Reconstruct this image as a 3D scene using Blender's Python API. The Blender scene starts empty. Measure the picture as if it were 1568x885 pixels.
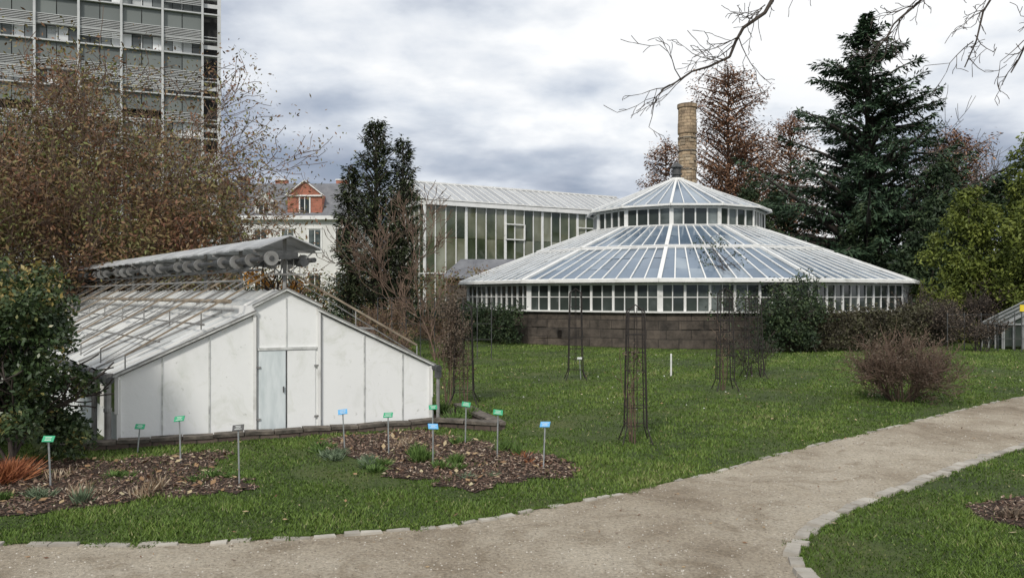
import bpy, math, random
import numpy as np
from mathutils import Vector
R=random.Random(7); NR=np.random.default_rng(7)
scene=bpy.context.scene
# ---------------------------------------------------------------- helpers
def link(o): scene.collection.objects.link(o); return o
def root(name,loc=(0,0,0)):
    e=bpy.data.objects.new(name,None); e.location=loc; e.empty_display_size=.3; return link(e)
def attach(o,par):
    if par is not None:
        o.parent=par; o.location=(-par.location[0],-par.location[1],-par.location[2])
def mk(name,V,F,mat,par=None,tint=None,smooth=False,uv=None):
    V=np.asarray(V,dtype=np.float32); F=np.asarray(F,dtype=np.int32)
    me=bpy.data.meshes.new(name); me.vertices.add(len(V)); me.vertices.foreach_set('co',V.ravel())
    nf,k=F.shape; me.loops.add(nf*k); me.loops.foreach_set('vertex_index',F.ravel())
    me.polygons.add(nf); me.polygons.foreach_set('loop_start',np.arange(nf,dtype=np.int32)*k)
    me.update(calc_edges=True); me.validate()
    if tint is not None:
        a=me.attributes.new('tint','FLOAT','FACE'); a.data.foreach_set('value',np.asarray(tint,dtype=np.float32))
    if smooth: me.polygons.foreach_set('use_smooth',np.ones(nf,dtype=bool))
    me.materials.append(mat); o=bpy.data.objects.new(name,me); link(o); attach(o,par); return o
class MB:
    def __init__(s): s.v=[]; s.f=[]
    def quad(s,*p):
        i=len(s.v); s.v+= [tuple(q) for q in p]; s.f.append(tuple(range(i,i+len(p))))
    def hexa(s,b,t):
        i=len(s.v); s.v+=[tuple(q) for q in b]+[tuple(q) for q in t]; n=len(b)
        s.f.append(tuple(i+n-1-k for k in range(n))); s.f.append(tuple(i+n+k for k in range(n)))
        for k in range(n): s.f.append((i+k,i+(k+1)%n,i+n+(k+1)%n,i+n+k))
    def box(s,x0,x1,y0,y1,z0,z1):
        s.hexa([(x0,y0,z0),(x1,y0,z0),(x1,y1,z0),(x0,y1,z0)],[(x0,y0,z1),(x1,y0,z1),(x1,y1,z1),(x0,y1,z1)])
    def beam(s,a,b,w,h,up=(0,0,1)):
        a=Vector(a); b=Vector(b); d=(b-a).normalized(); up=Vector(up)
        sd=d.cross(up)
        if sd.length<1e-3: sd=d.cross(Vector((0,1,0)))
        sd.normalize(); n=sd.cross(d); sd=sd*w/2; n=n*h/2
        s.hexa([a-sd-n,a+sd-n,a+sd+n,a-sd+n],[b-sd-n,b+sd-n,b+sd+n,b-sd+n])
    def tube(s,a,b,r,r2=None,n=10):
        r2=r if r2 is None else r2
        a=Vector(a); b=Vector(b); d=(b-a).normalized()
        x=d.orthogonal().normalized(); y=d.cross(x)
        c=[(math.cos(2*math.pi*k/n),math.sin(2*math.pi*k/n)) for k in range(n)]
        s.hexa([a+(x*p+y*q)*r for p,q in c],[b+(x*p+y*q)*r2 for p,q in c])
    def mesh(s,name,mat,par=None,smooth=False):
        me=bpy.data.meshes.new(name); me.from_pydata(s.v,[],s.f); me.update()
        uvl=me.uv_layers.new(name='UVMap')
        for p in me.polygons:
            n=p.normal
            hx,hy=-n.y,n.x; l=math.hypot(hx,hy)
            for li in p.loop_indices:
                c=me.vertices[me.loops[li].vertex_index].co
                if l<.3: uvl.data[li].uv=(c.x,c.y)
                else: uvl.data[li].uv=((c.x*hx+c.y*hy)/l,c.z/max(.2,l))
        me.materials.append(mat); o=bpy.data.objects.new(name,me); link(o); attach(o,par); return o
# ---------------------------------------------------------------- materials
def nt(name):
    m=bpy.data.materials.new(name); m.use_nodes=True; t=m.node_tree; return m,t,t.nodes['Principled BSDF']
def ramp(t,stops,interp='LINEAR'):
    r=t.nodes.new('ShaderNodeValToRGB'); e=r.color_ramp.elements; r.color_ramp.interpolation=interp
    while len(e)<len(stops): e.new(.5)
    for i,(p,c) in enumerate(stops): e[i].position=p; e[i].color=(*c,1)
    return r
def M(name,stops,scale=4,detail=7,rough=.8,bump=0,bscale=30,bdist=.02,metal=0,coord='Object',stretch=(1,1,1),spec=.5,second=None,third=None,bump2=None):
    m,t,b=nt(name); L=t.links
    tc=t.nodes.new('ShaderNodeTexCoord'); mp=t.nodes.new('ShaderNodeMapping'); mp.inputs['Scale'].default_value=stretch
    L.new(tc.outputs[coord],mp.inputs[0])
    n=t.nodes.new('ShaderNodeTexNoise'); n.inputs['Scale'].default_value=scale; n.inputs['Detail'].default_value=detail
    n.inputs['Roughness'].default_value=.6
    L.new(mp.outputs[0],n.inputs['Vector']); r=ramp(t,stops); L.new(n.outputs['Fac'],r.inputs[0]); out=r.outputs[0]
    for sec in (second,third):
        if not sec: continue
        sc,st,fac=sec[:3]
        n3=t.nodes.new('ShaderNodeTexNoise'); n3.inputs['Scale'].default_value=sc; n3.inputs['Detail'].default_value=8; n3.inputs['Roughness'].default_value=.7
        if len(sec)>3: n3.inputs['Distortion'].default_value=sec[3]
        L.new(tc.outputs[coord],n3.inputs['Vector']); r3=ramp(t,st); L.new(n3.outputs['Fac'],r3.inputs[0])
        mx=t.nodes.new('ShaderNodeMix'); mx.data_type='RGBA'; mx.blend_type='MULTIPLY'; mx.inputs[0].default_value=fac
        L.new(out,mx.inputs[6]); L.new(r3.outputs[0],mx.inputs[7]); out=mx.outputs[2]
    L.new(out,b.inputs['Base Color']); b.inputs['Roughness'].default_value=rough; b.inputs['Metallic'].default_value=metal
    b.inputs['Specular IOR Level'].default_value=spec
    last=None
    for bb in ((bscale,bump,bdist) if bump else None,bump2):
        if not bb: continue
        n2=t.nodes.new('ShaderNodeTexNoise'); n2.inputs['Scale'].default_value=bb[0]; n2.inputs['Detail'].default_value=8; n2.inputs['Roughness'].default_value=.7
        L.new(tc.outputs[coord],n2.inputs['Vector']); bp=t.nodes.new('ShaderNodeBump'); bp.inputs['Strength'].default_value=bb[1]; bp.inputs['Distance'].default_value=bb[2]
        L.new(n2.outputs['Fac'],bp.inputs['Height'])
        if last: L.new(last,bp.inputs['Normal'])
        last=bp.outputs[0]
    if last: L.new(last,b.inputs['Normal'])
    return m
def leafM(name,stops,trans=0,rough=.6):
    m,t,b=nt(name); L=t.links
    a=t.nodes.new('ShaderNodeAttribute'); a.attribute_name='tint'; r=ramp(t,stops)
    L.new(a.outputs['Fac'],r.inputs[0]); L.new(r.outputs[0],b.inputs['Base Color']); b.inputs['Roughness'].default_value=rough
    b.inputs['Specular IOR Level'].default_value=.3
    return m
def islandM(name,stops,rough=.3,metal=0,spec=.5,nscale=1.5,nmix=.5,stretch=(1,1,1),bump=0):
    m,t,b=nt(name); L=t.links
    g=t.nodes.new('ShaderNodeNewGeometry'); tc=t.nodes.new('ShaderNodeTexCoord'); mp=t.nodes.new('ShaderNodeMapping'); mp.inputs['Scale'].default_value=stretch
    L.new(tc.outputs['Object'],mp.inputs[0]); n=t.nodes.new('ShaderNodeTexNoise'); n.inputs['Scale'].default_value=nscale; n.inputs['Detail'].default_value=6
    L.new(mp.outputs[0],n.inputs['Vector']); mx=t.nodes.new('ShaderNodeMix'); mx.inputs[0].default_value=nmix
    L.new(g.outputs['Random Per Island'],mx.inputs[2]); L.new(n.outputs['Fac'],mx.inputs[3]); r=ramp(t,stops); L.new(mx.outputs[0],r.inputs[0])
    L.new(r.outputs[0],b.inputs['Base Color']); b.inputs['Roughness'].default_value=rough; b.inputs['Metallic'].default_value=metal; b.inputs['Specular IOR Level'].default_value=spec
    if bump:
        n2=t.nodes.new('ShaderNodeTexNoise'); n2.inputs['Scale'].default_value=2.5; L.new(tc.outputs['Object'],n2.inputs['Vector'])
        bp=t.nodes.new('ShaderNodeBump'); bp.inputs['Strength'].default_value=bump; bp.inputs['Distance'].default_value=.05; L.new(n2.outputs['Fac'],bp.inputs['Height']); L.new(bp.outputs[0],b.inputs['Normal'])
    return m
def brickM(name,c1,c2,mortar,w,h,ms=.012,rough=.85,bump=.6,noise=.6):
    m,t,b=nt(name); L=t.links; tc=t.nodes.new('ShaderNodeTexCoord')
    k=t.nodes.new('ShaderNodeTexBrick'); k.inputs['Scale'].default_value=1; k.inputs['Brick Width'].default_value=w; k.inputs['Row Height'].default_value=h
    k.inputs['Mortar Size'].default_value=ms; k.inputs['Color1'].default_value=(*c1,1); k.inputs['Color2'].default_value=(*c2,1); k.inputs['Mortar'].default_value=(*mortar,1)
    k.inputs['Mortar Smooth'].default_value=.4
    L.new(tc.outputs['UV'],k.inputs['Vector'])
    n=t.nodes.new('ShaderNodeTexNoise'); n.inputs['Scale'].default_value=2.2; n.inputs['Detail'].default_value=9; n.inputs['Roughness'].default_value=.75; L.new(tc.outputs['Object'],n.inputs['Vector'])
    r=ramp(t,[(.36,(.22,.21,.2)),(.6,(1.25,1.2,1.15))]); L.new(n.outputs['Fac'],r.inputs[0])
    mx=t.nodes.new('ShaderNodeMix'); mx.data_type='RGBA'; mx.blend_type='MULTIPLY'; mx.inputs[0].default_value=noise
    L.new(k.outputs['Color'],mx.inputs[6]); L.new(r.outputs[0],mx.inputs[7]); L.new(mx.outputs[2],b.inputs['Base Color'])
    bp=t.nodes.new('ShaderNodeBump'); bp.inputs['Strength'].default_value=bump; bp.inputs['Distance'].default_value=.02; bp.invert=True
    L.new(k.outputs['Fac'],bp.inputs['Height']); L.new(bp.outputs[0],b.inputs['Normal']); b.inputs['Roughness'].default_value=rough
    return m
WHITE=M('white_paint',[(.25,(.48,.48,.45)),(.42,(.72,.72,.70)),(.7,(.80,.80,.78))],scale=3,rough=.55,detail=9)
WALLP=M('white_wall_paint',[(.28,(.68,.70,.67)),(.42,(.80,.81,.80)),(.7,(.84,.85,.84))],scale=1.3,detail=9,rough=.6,stretch=(1,1,.5),
        second=(9,[(.24,(.36,.36,.30)),(.37,(1,1,1)),(.8,(1,1,1))],.85),third=(2.2,[(.3,(.82,.83,.78)),(.47,(1,1,1))],.85,1.5),bump=.15,bscale=12)
DOORP=M('door_paint',[(.3,(.52,.58,.59)),(.6,(.68,.73,.74))],scale=6,rough=.6,stretch=(2,2,.4))
SEAM=M('seam_grey',[(.3,(.30,.31,.30)),(.6,(.62,.63,.61))],scale=9,rough=.7)
RUST=M('galvanised',[(.3,(.17,.16,.15)),(.7,(.36,.36,.35))],scale=7,rough=.6,metal=.3)
DARKM=M('dark_metal',[(.3,(.035,.038,.04)),(.7,(.12,.12,.12))],scale=9,rough=.6,metal=.2)
WOOD=M('weathered_wood',[(.3,(.17,.135,.10)),(.7,(.34,.28,.21))],scale=8,rough=.8,stretch=(1,1,1))
IRON=M('wrought_iron',[(.3,(.012,.012,.013)),(.7,(.04,.03,.025))],scale=20,rough=.7,metal=.2)
BARK=M('bark',[(.3,(.06,.052,.042)),(.7,(.15,.13,.105))],scale=9,rough=.9,bump=.5)
BARKR=M('bark_reddish',[(.3,(.10,.066,.048)),(.7,(.22,.15,.11))],scale=3,rough=.9)
TWIGD=M('twig_dark',[(.3,(.035,.028,.024)),(.7,(.085,.068,.056))],scale=9,rough=.9)
GLASSR=islandM('roof_glass',[(.2,(.08,.12,.17)),(.6,(.15,.20,.26)),(.85,(.30,.35,.39))],rough=.12,nscale=.8,spec=.7,bump=.05)
GLASSP=islandM('hall_roof_glass',[(.2,(.24,.25,.26)),(.6,(.32,.33,.34)),(.85,(.44,.45,.45))],rough=.2,nscale=.8,spec=.6,bump=.05)
GLASSW=islandM('roof_glass_limed',[(.2,(.42,.44,.44)),(.6,(.56,.58,.58)),(.85,(.70,.71,.70))],rough=.3,nscale=2.5)
GLASSD=islandM('side_glass',[(.25,(.018,.024,.022)),(.6,(.05,.062,.056)),(.85,(.22,.25,.25))],rough=.07,nscale=2,spec=.6)
GLASSO=islandM('palm_house_glass',[(.25,(.025,.035,.018)),(.42,(.07,.085,.045)),(.58,(.15,.155,.10)),(.78,(.30,.31,.24))],rough=.05,nscale=1.3,nmix=.62,spec=.7,stretch=(1,1,.6))
STONE=brickM('sandstone',(.064,.055,.047),(.110,.092,.076),(.038,.034,.03),.75,.28,.012,noise=.85)
BRICKP=brickM('plinth_brick',(.09,.065,.055),(.14,.11,.09),(.05,.045,.035),.22,.07,.01)
BRICKY=brickM('chimney_brick',(.50,.39,.26),(.33,.25,.17),(.24,.18,.12),.42,.17,.02,noise=.75)
BRICKR=brickM('red_brick',(.46,.17,.11),(.38,.14,.09),(.3,.2,.16),.5,.15,.01,noise=.3)
SLATE=M('slate',[(.3,(.11,.115,.13)),(.7,(.19,.195,.21))],scale=2,rough=.5)
# ---------------------------------------------------------------- ground
def pip(X,Y,poly):
    c=np.zeros(X.shape,bool); n=len(poly); j=n-1
    for i in range(n):
        xi,yi=poly[i]; xj,yj=poly[j]
        m=((yi>Y)!=(yj>Y))&(X<(xj-xi)*(Y-yi)/((yj-yi)+1e-12)+xi); c^=m; j=i
    return c
def smooth(pts,it=2):
    for _ in range(it):
        q=[pts[0]]
        for a,b in zip(pts[:-1],pts[1:]):
            q+=[(a[0]*.75+b[0]*.25,a[1]*.75+b[1]*.25),(a[0]*.25+b[0]*.75,a[1]*.25+b[1]*.75)]
        q.append(pts[-1]); pts=q
    return pts
EDGE_L=smooth([(-12,4.3),(-7,4.95),(-4.6,5.1),(-3.39,5.10),(-2.37,5.06),(-1.557,5.19),(-.839,5.38),(-.393,5.52),(.335,5.99),(1.208,6.6),(2.18,7.43),(3.13,8.285),(4.37,9.27),(6.04,10.7),(8.35,12.56),(14,16.3),(24,21)])
EDGE_R=smooth([(24,17.5),(14,13.6),(8.6,10.5),(5.48,8.25),(4.285,7.265),(3.41,6.53),(2.70,5.94),(2.235,5.48),(1.957,5.12),(1.81,4.81),(1.75,4.45),(1.85,4.0),(2.2,3.4),(3.2,2.7),(6,1.8),(12,1.0)])
PATH=EDGE_L+EDGE_R+[(12,-3),(-12,-3)]
def rag(poly,amp=.07):
    q=[];n=len(poly)
    for i in range(n):
        a=poly[i];b=poly[(i+1)%n]
        for k in range(6):
            t=k/6; q.append((a[0]+(b[0]-a[0])*t+R.gauss(0,amp),a[1]+(b[1]-a[1])*t+R.gauss(0,amp)))
    return q
BED1=rag([(-7,5.4),(-3.75,5.64),(-3.03,6.12),(-2.44,6.34),(-2.15,6.53),(-2.5,7.0),(-2.83,7.35),(-2.98,8.0),(-4.43,7.5),(-5.2,7.7),(-7,8)])
BED2=rag([(-2.2,8.3),(-1.45,7.64),(-1.10,7.08),(-.465,6.53),(.034,6.71),(.71,7.21),(.49,7.64),(-.17,8.29),(-.7,8.9),(-1.1,9.25),(-2.04,8.8)])
BED3=[(3.42,5.64),(3.53,5.99),(4.17,6.28),(6,6.5),(6,4.9),(3.7,5.3)]
GROUND=M('grass_ground',[(.3,(.028,.047,.009)),(.5,(.055,.085,.015)),(.7,(.10,.115,.032))],scale=.8,detail=10,rough=.95,bump=.8,bscale=25,bdist=.04,
         second=(14,[(.3,(.45,.45,.45)),(.65,(1.3,1.25,1.1))],.8))
GRAV=M('gravel_path',[(.34,(.26,.21,.15)),(.46,(.37,.315,.24)),(.6,(.47,.415,.33))],scale=.6,detail=12,rough=.95,bump=1,bscale=60,bdist=.02,
       second=(42,[(.3,(.52,.5,.47)),(.5,(1,1,1)),(.7,(1.35,1.33,1.3))],.9),third=(1.7,[(.36,(.66,.62,.56)),(.49,(1,1,1)),(.7,(1.1,1.1,1.08))],.8,1.6),bump2=(6,.6,.06))
SOIL=M('mulch_soil',[(.3,(.035,.022,.016)),(.7,(.10,.062,.042))],scale=25,detail=8,rough=.95,bump=1,bscale=60,bdist=.04)
def flat(name,poly,z,mat):
    me=bpy.data.meshes.new(name); me.from_pydata([(x,y,z) for x,y in poly],[],[tuple(range(len(poly)))]); me.update(); me.materials.append(mat)
    return link(bpy.data.objects.new(name,me))
g=MB(); g.quad((-600,-300,0),(600,-300,0),(600,900,0),(-600,900,0)); g.mesh('ground',GROUND)
flat('gravel_path',PATH,.004,GRAV); flat('flower_bed',BED1,.008,SOIL); flat('flower_bed.001',BED2,.008,SOIL); flat('flower_bed.002',BED3,.008,SOIL)
KERB=islandM('kerb_stone',[(.2,(.22,.20,.17)),(.8,(.46,.43,.375))],rough=.9,nscale=14,nmix=.6,bump=.3)
def kerb(name,line,step,w,h,x0=-9,x1=13,skip=0,off=0):
    m=MB(); P=[Vector((x,y)) for x,y in line]; L=0; nxt=0
    for a,bb in zip(P[:-1],P[1:]):
        d=bb-a; l=d.length; u=d/l; nn=Vector((-u.y,u.x))
        while nxt<L+l:
            c=a+u*(nxt-L)+nn*off; s=step*R.uniform(.7,1.3); nxt+=s
            if not(x0<c.x<x1) or R.random()<skip: continue
            ang=R.gauss(0,.05); uu=Vector((u.x*math.cos(ang)-u.y*math.sin(ang),u.x*math.sin(ang)+u.y*math.cos(ang))); vv=Vector((-uu.y,uu.x))
            c+=nn*R.gauss(0,.008); hl=s*.46; hw=w/2*R.uniform(.8,1.15); hz=h*R.uniform(.7,1.2); i=.86
            j=lambda: Vector((R.gauss(0,.004),R.gauss(0,.004)))
            B=[c-uu*hl-vv*hw+j(),c+uu*hl-vv*hw+j(),c+uu*hl+vv*hw+j(),c-uu*hl+vv*hw+j()]
            m.hexa([(q.x,q.y,-.02) for q in B],[(c.x+(q.x-c.x)*i,c.y+(q.y-c.y)*i,hz+R.gauss(0,.003)) for q in B])
        L+=l
    m.mesh(name,KERB)
kerb('path_edging_stones',EDGE_L,.16,.065,.019,-9,.2,.04,-.038); kerb('path_edging_stones.001',EDGE_L,.18,.05,.015,.2,13,.45,-.025)
kerb('path_edging_stones.002',EDGE_R,.15,.11,.027,-9,13,.02,-.057)
# ---------------------------------------------------------------- leaf utilities
def rdir(n):
    v=NR.normal(size=(n,3)); return v/np.linalg.norm(v,axis=1,keepdims=True)
def rhomb(P,D,L,W,N=None):
    n=len(P)
    if N is None: N=rdir(n)
    S=np.cross(D,N); S/=np.linalg.norm(S,axis=1,keepdims=True)+1e-9
    L=np.broadcast_to(np.asarray(L,float),(n,))[:,None]; W=np.broadcast_to(np.asarray(W,float),(n,))[:,None]
    V=np.stack([P,P+D*L*.5+S*W*.5,P+D*L,P+D*L*.5-S*W*.5],1).reshape(-1,3)
    return V,np.arange(4*n).reshape(n,4)
def cloud(cs,rs,n,shell=.5):
    cs=np.asarray(cs,float); rs=np.asarray(rs,float)
    if rs.ndim==1: rs=np.repeat(rs[:,None],3,1)
    w=(rs.prod(1))**(2/3); idx=NR.choice(len(cs),n,p=w/w.sum()); d=rdir(n); rad=NR.random(n)**(shell*.6+.05)
    lump=1+.18*np.sin(d[:,0]*7+idx)*np.sin(d[:,1]*6+idx*2)+.12*np.sin(d[:,2]*11+idx*3)
    return cs[idx]+d*rs[idx]*(rad*lump)[:,None],idx,d,rad
def leafmass(name,cs,rs,n,size,mat,par=None,asp=.45,droop=0,topy=0):
    P,idx,d,rad=cloud(cs,rs,n); P=P[P[:,2]>.02]
    k=len(P); D=rdir(k); D[:,2]-=droop; D/=np.linalg.norm(D,axis=1,keepdims=True)
    L=size*NR.uniform(.6,1.3,k); V,F=rhomb(P,D,L,L*asp)
    q=np.sin(P[:,0]*5.1/max(size*8,.3))*np.sin(P[:,1]*4.3/max(size*8,.3)+1)*np.sin(P[:,2]*4.9/max(size*8,.3)+2)
    t=np.clip(.5+.3*q+NR.normal(0,.16,k)+topy*np.clip((P[:,2]/P[:,2].max()-.7)*3.3,0,1)*NR.random(k),0,1)
    return mk(name,V,F,mat,par,tint=t)
# ---------------------------------------------------------------- branch growth
def grow(segs,tips,p,d,L,r,lvl,mx,prm):
    ns=4 if lvl<mx-1 else 3; st=L/ns; taper=.5**(1/ns)
    for i in range(ns):
        d=(d+Vector((R.gauss(0,1),R.gauss(0,1),R.gauss(0,1)))*prm['curve']+Vector((0,0,prm['up']))).normalized()
        q=p+d*st; r2=max(r*taper,prm['rmin']); segs.append((*p,*q,r,r2)); p=q; r=r2
        if lvl<mx and (i>=prm.get('first',1) or lvl>0):
            for _ in range(prm['kids'] if i==ns-1 or R.random()<prm.get('pk',.6) else 0):
                o=Vector((R.gauss(0,1),R.gauss(0,1),R.gauss(0,1))); o=(o-o.dot(d)*d).normalized()
                a=prm['spread']*R.uniform(.6,1.3); nd=(d*math.cos(a)+o*math.sin(a)).normalized()
                grow(segs,tips,p,nd,L*prm['ratio']*R.uniform(.75,1.15),r*.68,lvl+1,mx,prm)
    if lvl>=mx-1: tips.append((*p,*d))
def tubes(name,segs,mat,par=None,n=4):
    S=np.array(segs,float); A=S[:,:3];B=S[:,3:6]; r0=S[:,6];r1=S[:,7]; D=B-A; D/=np.linalg.norm(D,axis=1,keepdims=True)+1e-9
    H=np.where(np.abs(D[:,2:3])>.9,np.array([[1,0,0.]]),np.array([[0,0,1.]])); X=np.cross(D,H); X/=np.linalg.norm(X,axis=1,keepdims=True); Y=np.cross(D,X)
    an=2*np.pi*np.arange(n)/n; c=np.cos(an)[None,:,None]; s=np.sin(an)[None,:,None]
    ring=X[:,None]*c+Y[:,None]*s; V=np.concatenate([A[:,None]+ring*r0[:,None,None],B[:,None]+ring*r1[:,None,None]],1).reshape(-1,3)
    k=np.arange(len(S))[:,None]*2*n; j=np.arange(n)[None]; j2=(j+1)%n
    F=np.stack([k+j,k+j2,k+n+j2,k+n+j],2).reshape(-1,4)
    return mk(name,V,F,mat,par,smooth=True)
def bare_tree(name,base,stems,L,r,mx,prm,mat,leafmat=None,nleaf=0,lsize=.06,jit=.3,lean=.35):
    rt=root(name,base); segs=[];tips=[]; bp=Vector(base)
    for s in range(stems):
        a=2*math.pi*s/stems+R.random(); ln=lean*R.uniform(.5,1.2) if stems>1 else .05
        d=Vector((math.cos(a)*ln,math.sin(a)*ln,1)).normalized()
        grow(segs,tips,bp+Vector((math.cos(a),math.sin(a),0))*(.15 if stems>1 else 0),d,L*R.uniform(.85,1.1),r,0,mx,prm)
    big=[s for s in segs if s[6]>.03]; small=[s for s in segs if s[6]<=.03]
    if big: tubes('limbs',big,mat,rt,7)
    if small: tubes('twigs',small,mat,rt,3)
    if leafmat and nleaf:
        T=np.array(tips); i=NR.integers(0,len(T),nleaf); P=T[i,:3]+NR.normal(0,jit,(nleaf,3)); D=rdir(nleaf)
        l=lsize*NR.uniform(.5,1.4,nleaf); V,F=rhomb(P,D,l,l*.4)
        q=.5+.3*np.sin(P[:,0]*2.1+1)*np.sin(P[:,1]*2+P[:,2]*1.7)
        mk('buds_and_leaves',V,F,leafmat,rt,tint=np.clip(q+NR.normal(0,.15,nleaf),0,1))
    return rt
# ---------------------------------------------------------------- conifer
def conifer(name,base,H,Rm,z0,lev,per,mat,leafsize=.3,droop=.5,rise=.15,dens=1.0,power=.85,lean=(0,0),par=None,thin=1.0,bark=None,lasp=.3,tk=1.0):
    rt=par or root(name,base); segs=[]; PV=[];DV=[];LV=[];TV=[]
    bx,by,bz=base; segs.append((bx,by,0,bx+lean[0]*.5,by+lean[1]*.5,H*.5,.018*H*tk,.011*H*tk)); segs.append((bx+lean[0]*.5,by+lean[1]*.5,H*.5,bx+lean[0],by+lean[1],H,.011*H*tk,.01))
    for l in range(lev):
        f=l/(lev-1); z=z0+(H-.1-z0)*f; rr=Rm*(1-f)**power+.12
        cx=bx+lean[0]*z/H; cy=by+lean[1]*z/H
        for k in range(per):
            az=R.uniform(0,6.283); bl=rr*R.choice([.45,.7,.85,1.0,1.15,1.3])*R.uniform(.85,1.1); zz=z+R.uniform(-.4,.4)*(H-z0)/lev
            dr=droop*bl*R.uniform(.6,1.3)*.5; ri=rise*bl*R.uniform(.5,1.5)*(1-.6*f if lasp>.4 else 1)
            ca,sa=math.cos(az),math.sin(az)
            def pt(t): return (cx+ca*bl*t,cy+sa*bl*t,zz+ri*t*2-dr*t*t*1.6+(.12*bl*max(0,t-.8)))
            prev=pt(0)
            for j in range(1,5):
                q=pt(j/4); segs.append((*prev,*q,(.008*bl*(5-j)+.010)*tk,(.008*bl*(4-j)+.007)*tk)); prev=q
            m=max(4,int((14+bl*26)*dens/leafsize*.3)); t=NR.uniform(.12,1.02,m)**.8; side=NR.choice([-1,1],m)
            wd=(.34*bl*(1-t)*1.1+.12)*NR.random(m)**.8*thin
            X=cx+ca*bl*t-sa*side*wd; Y=cy+sa*bl*t+ca*side*wd
            Z=zz+ri*t*2-dr*t*t*1.6+.12*bl*np.maximum(0,t-.8)-wd*.25+NR.normal(0,.05 if lasp<.4 else .25,m)
            PV.append(np.stack([X,Y,Z],1)); D=np.stack([ca*.7-sa*side*.6,sa*.7+ca*side*.6,np.full(m,-.25)],1)+NR.normal(0,.35,(m,3)); DV.append(D)
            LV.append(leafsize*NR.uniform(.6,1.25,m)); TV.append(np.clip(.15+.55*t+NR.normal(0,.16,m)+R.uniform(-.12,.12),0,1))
    P=np.concatenate(PV);D=np.concatenate(DV);D/=np.linalg.norm(D,axis=1,keepdims=True);Lz=np.concatenate(LV);T=np.concatenate(TV)
    N=rdir(len(P))*.6+np.array([[0,0,1.]]); V,F=rhomb(P,D,Lz,Lz*lasp,N)
    tubes('trunk_and_boughs',segs,bark or BARK,rt,5); mk('needles',V,F,mat,rt,tint=T); return rt
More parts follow.
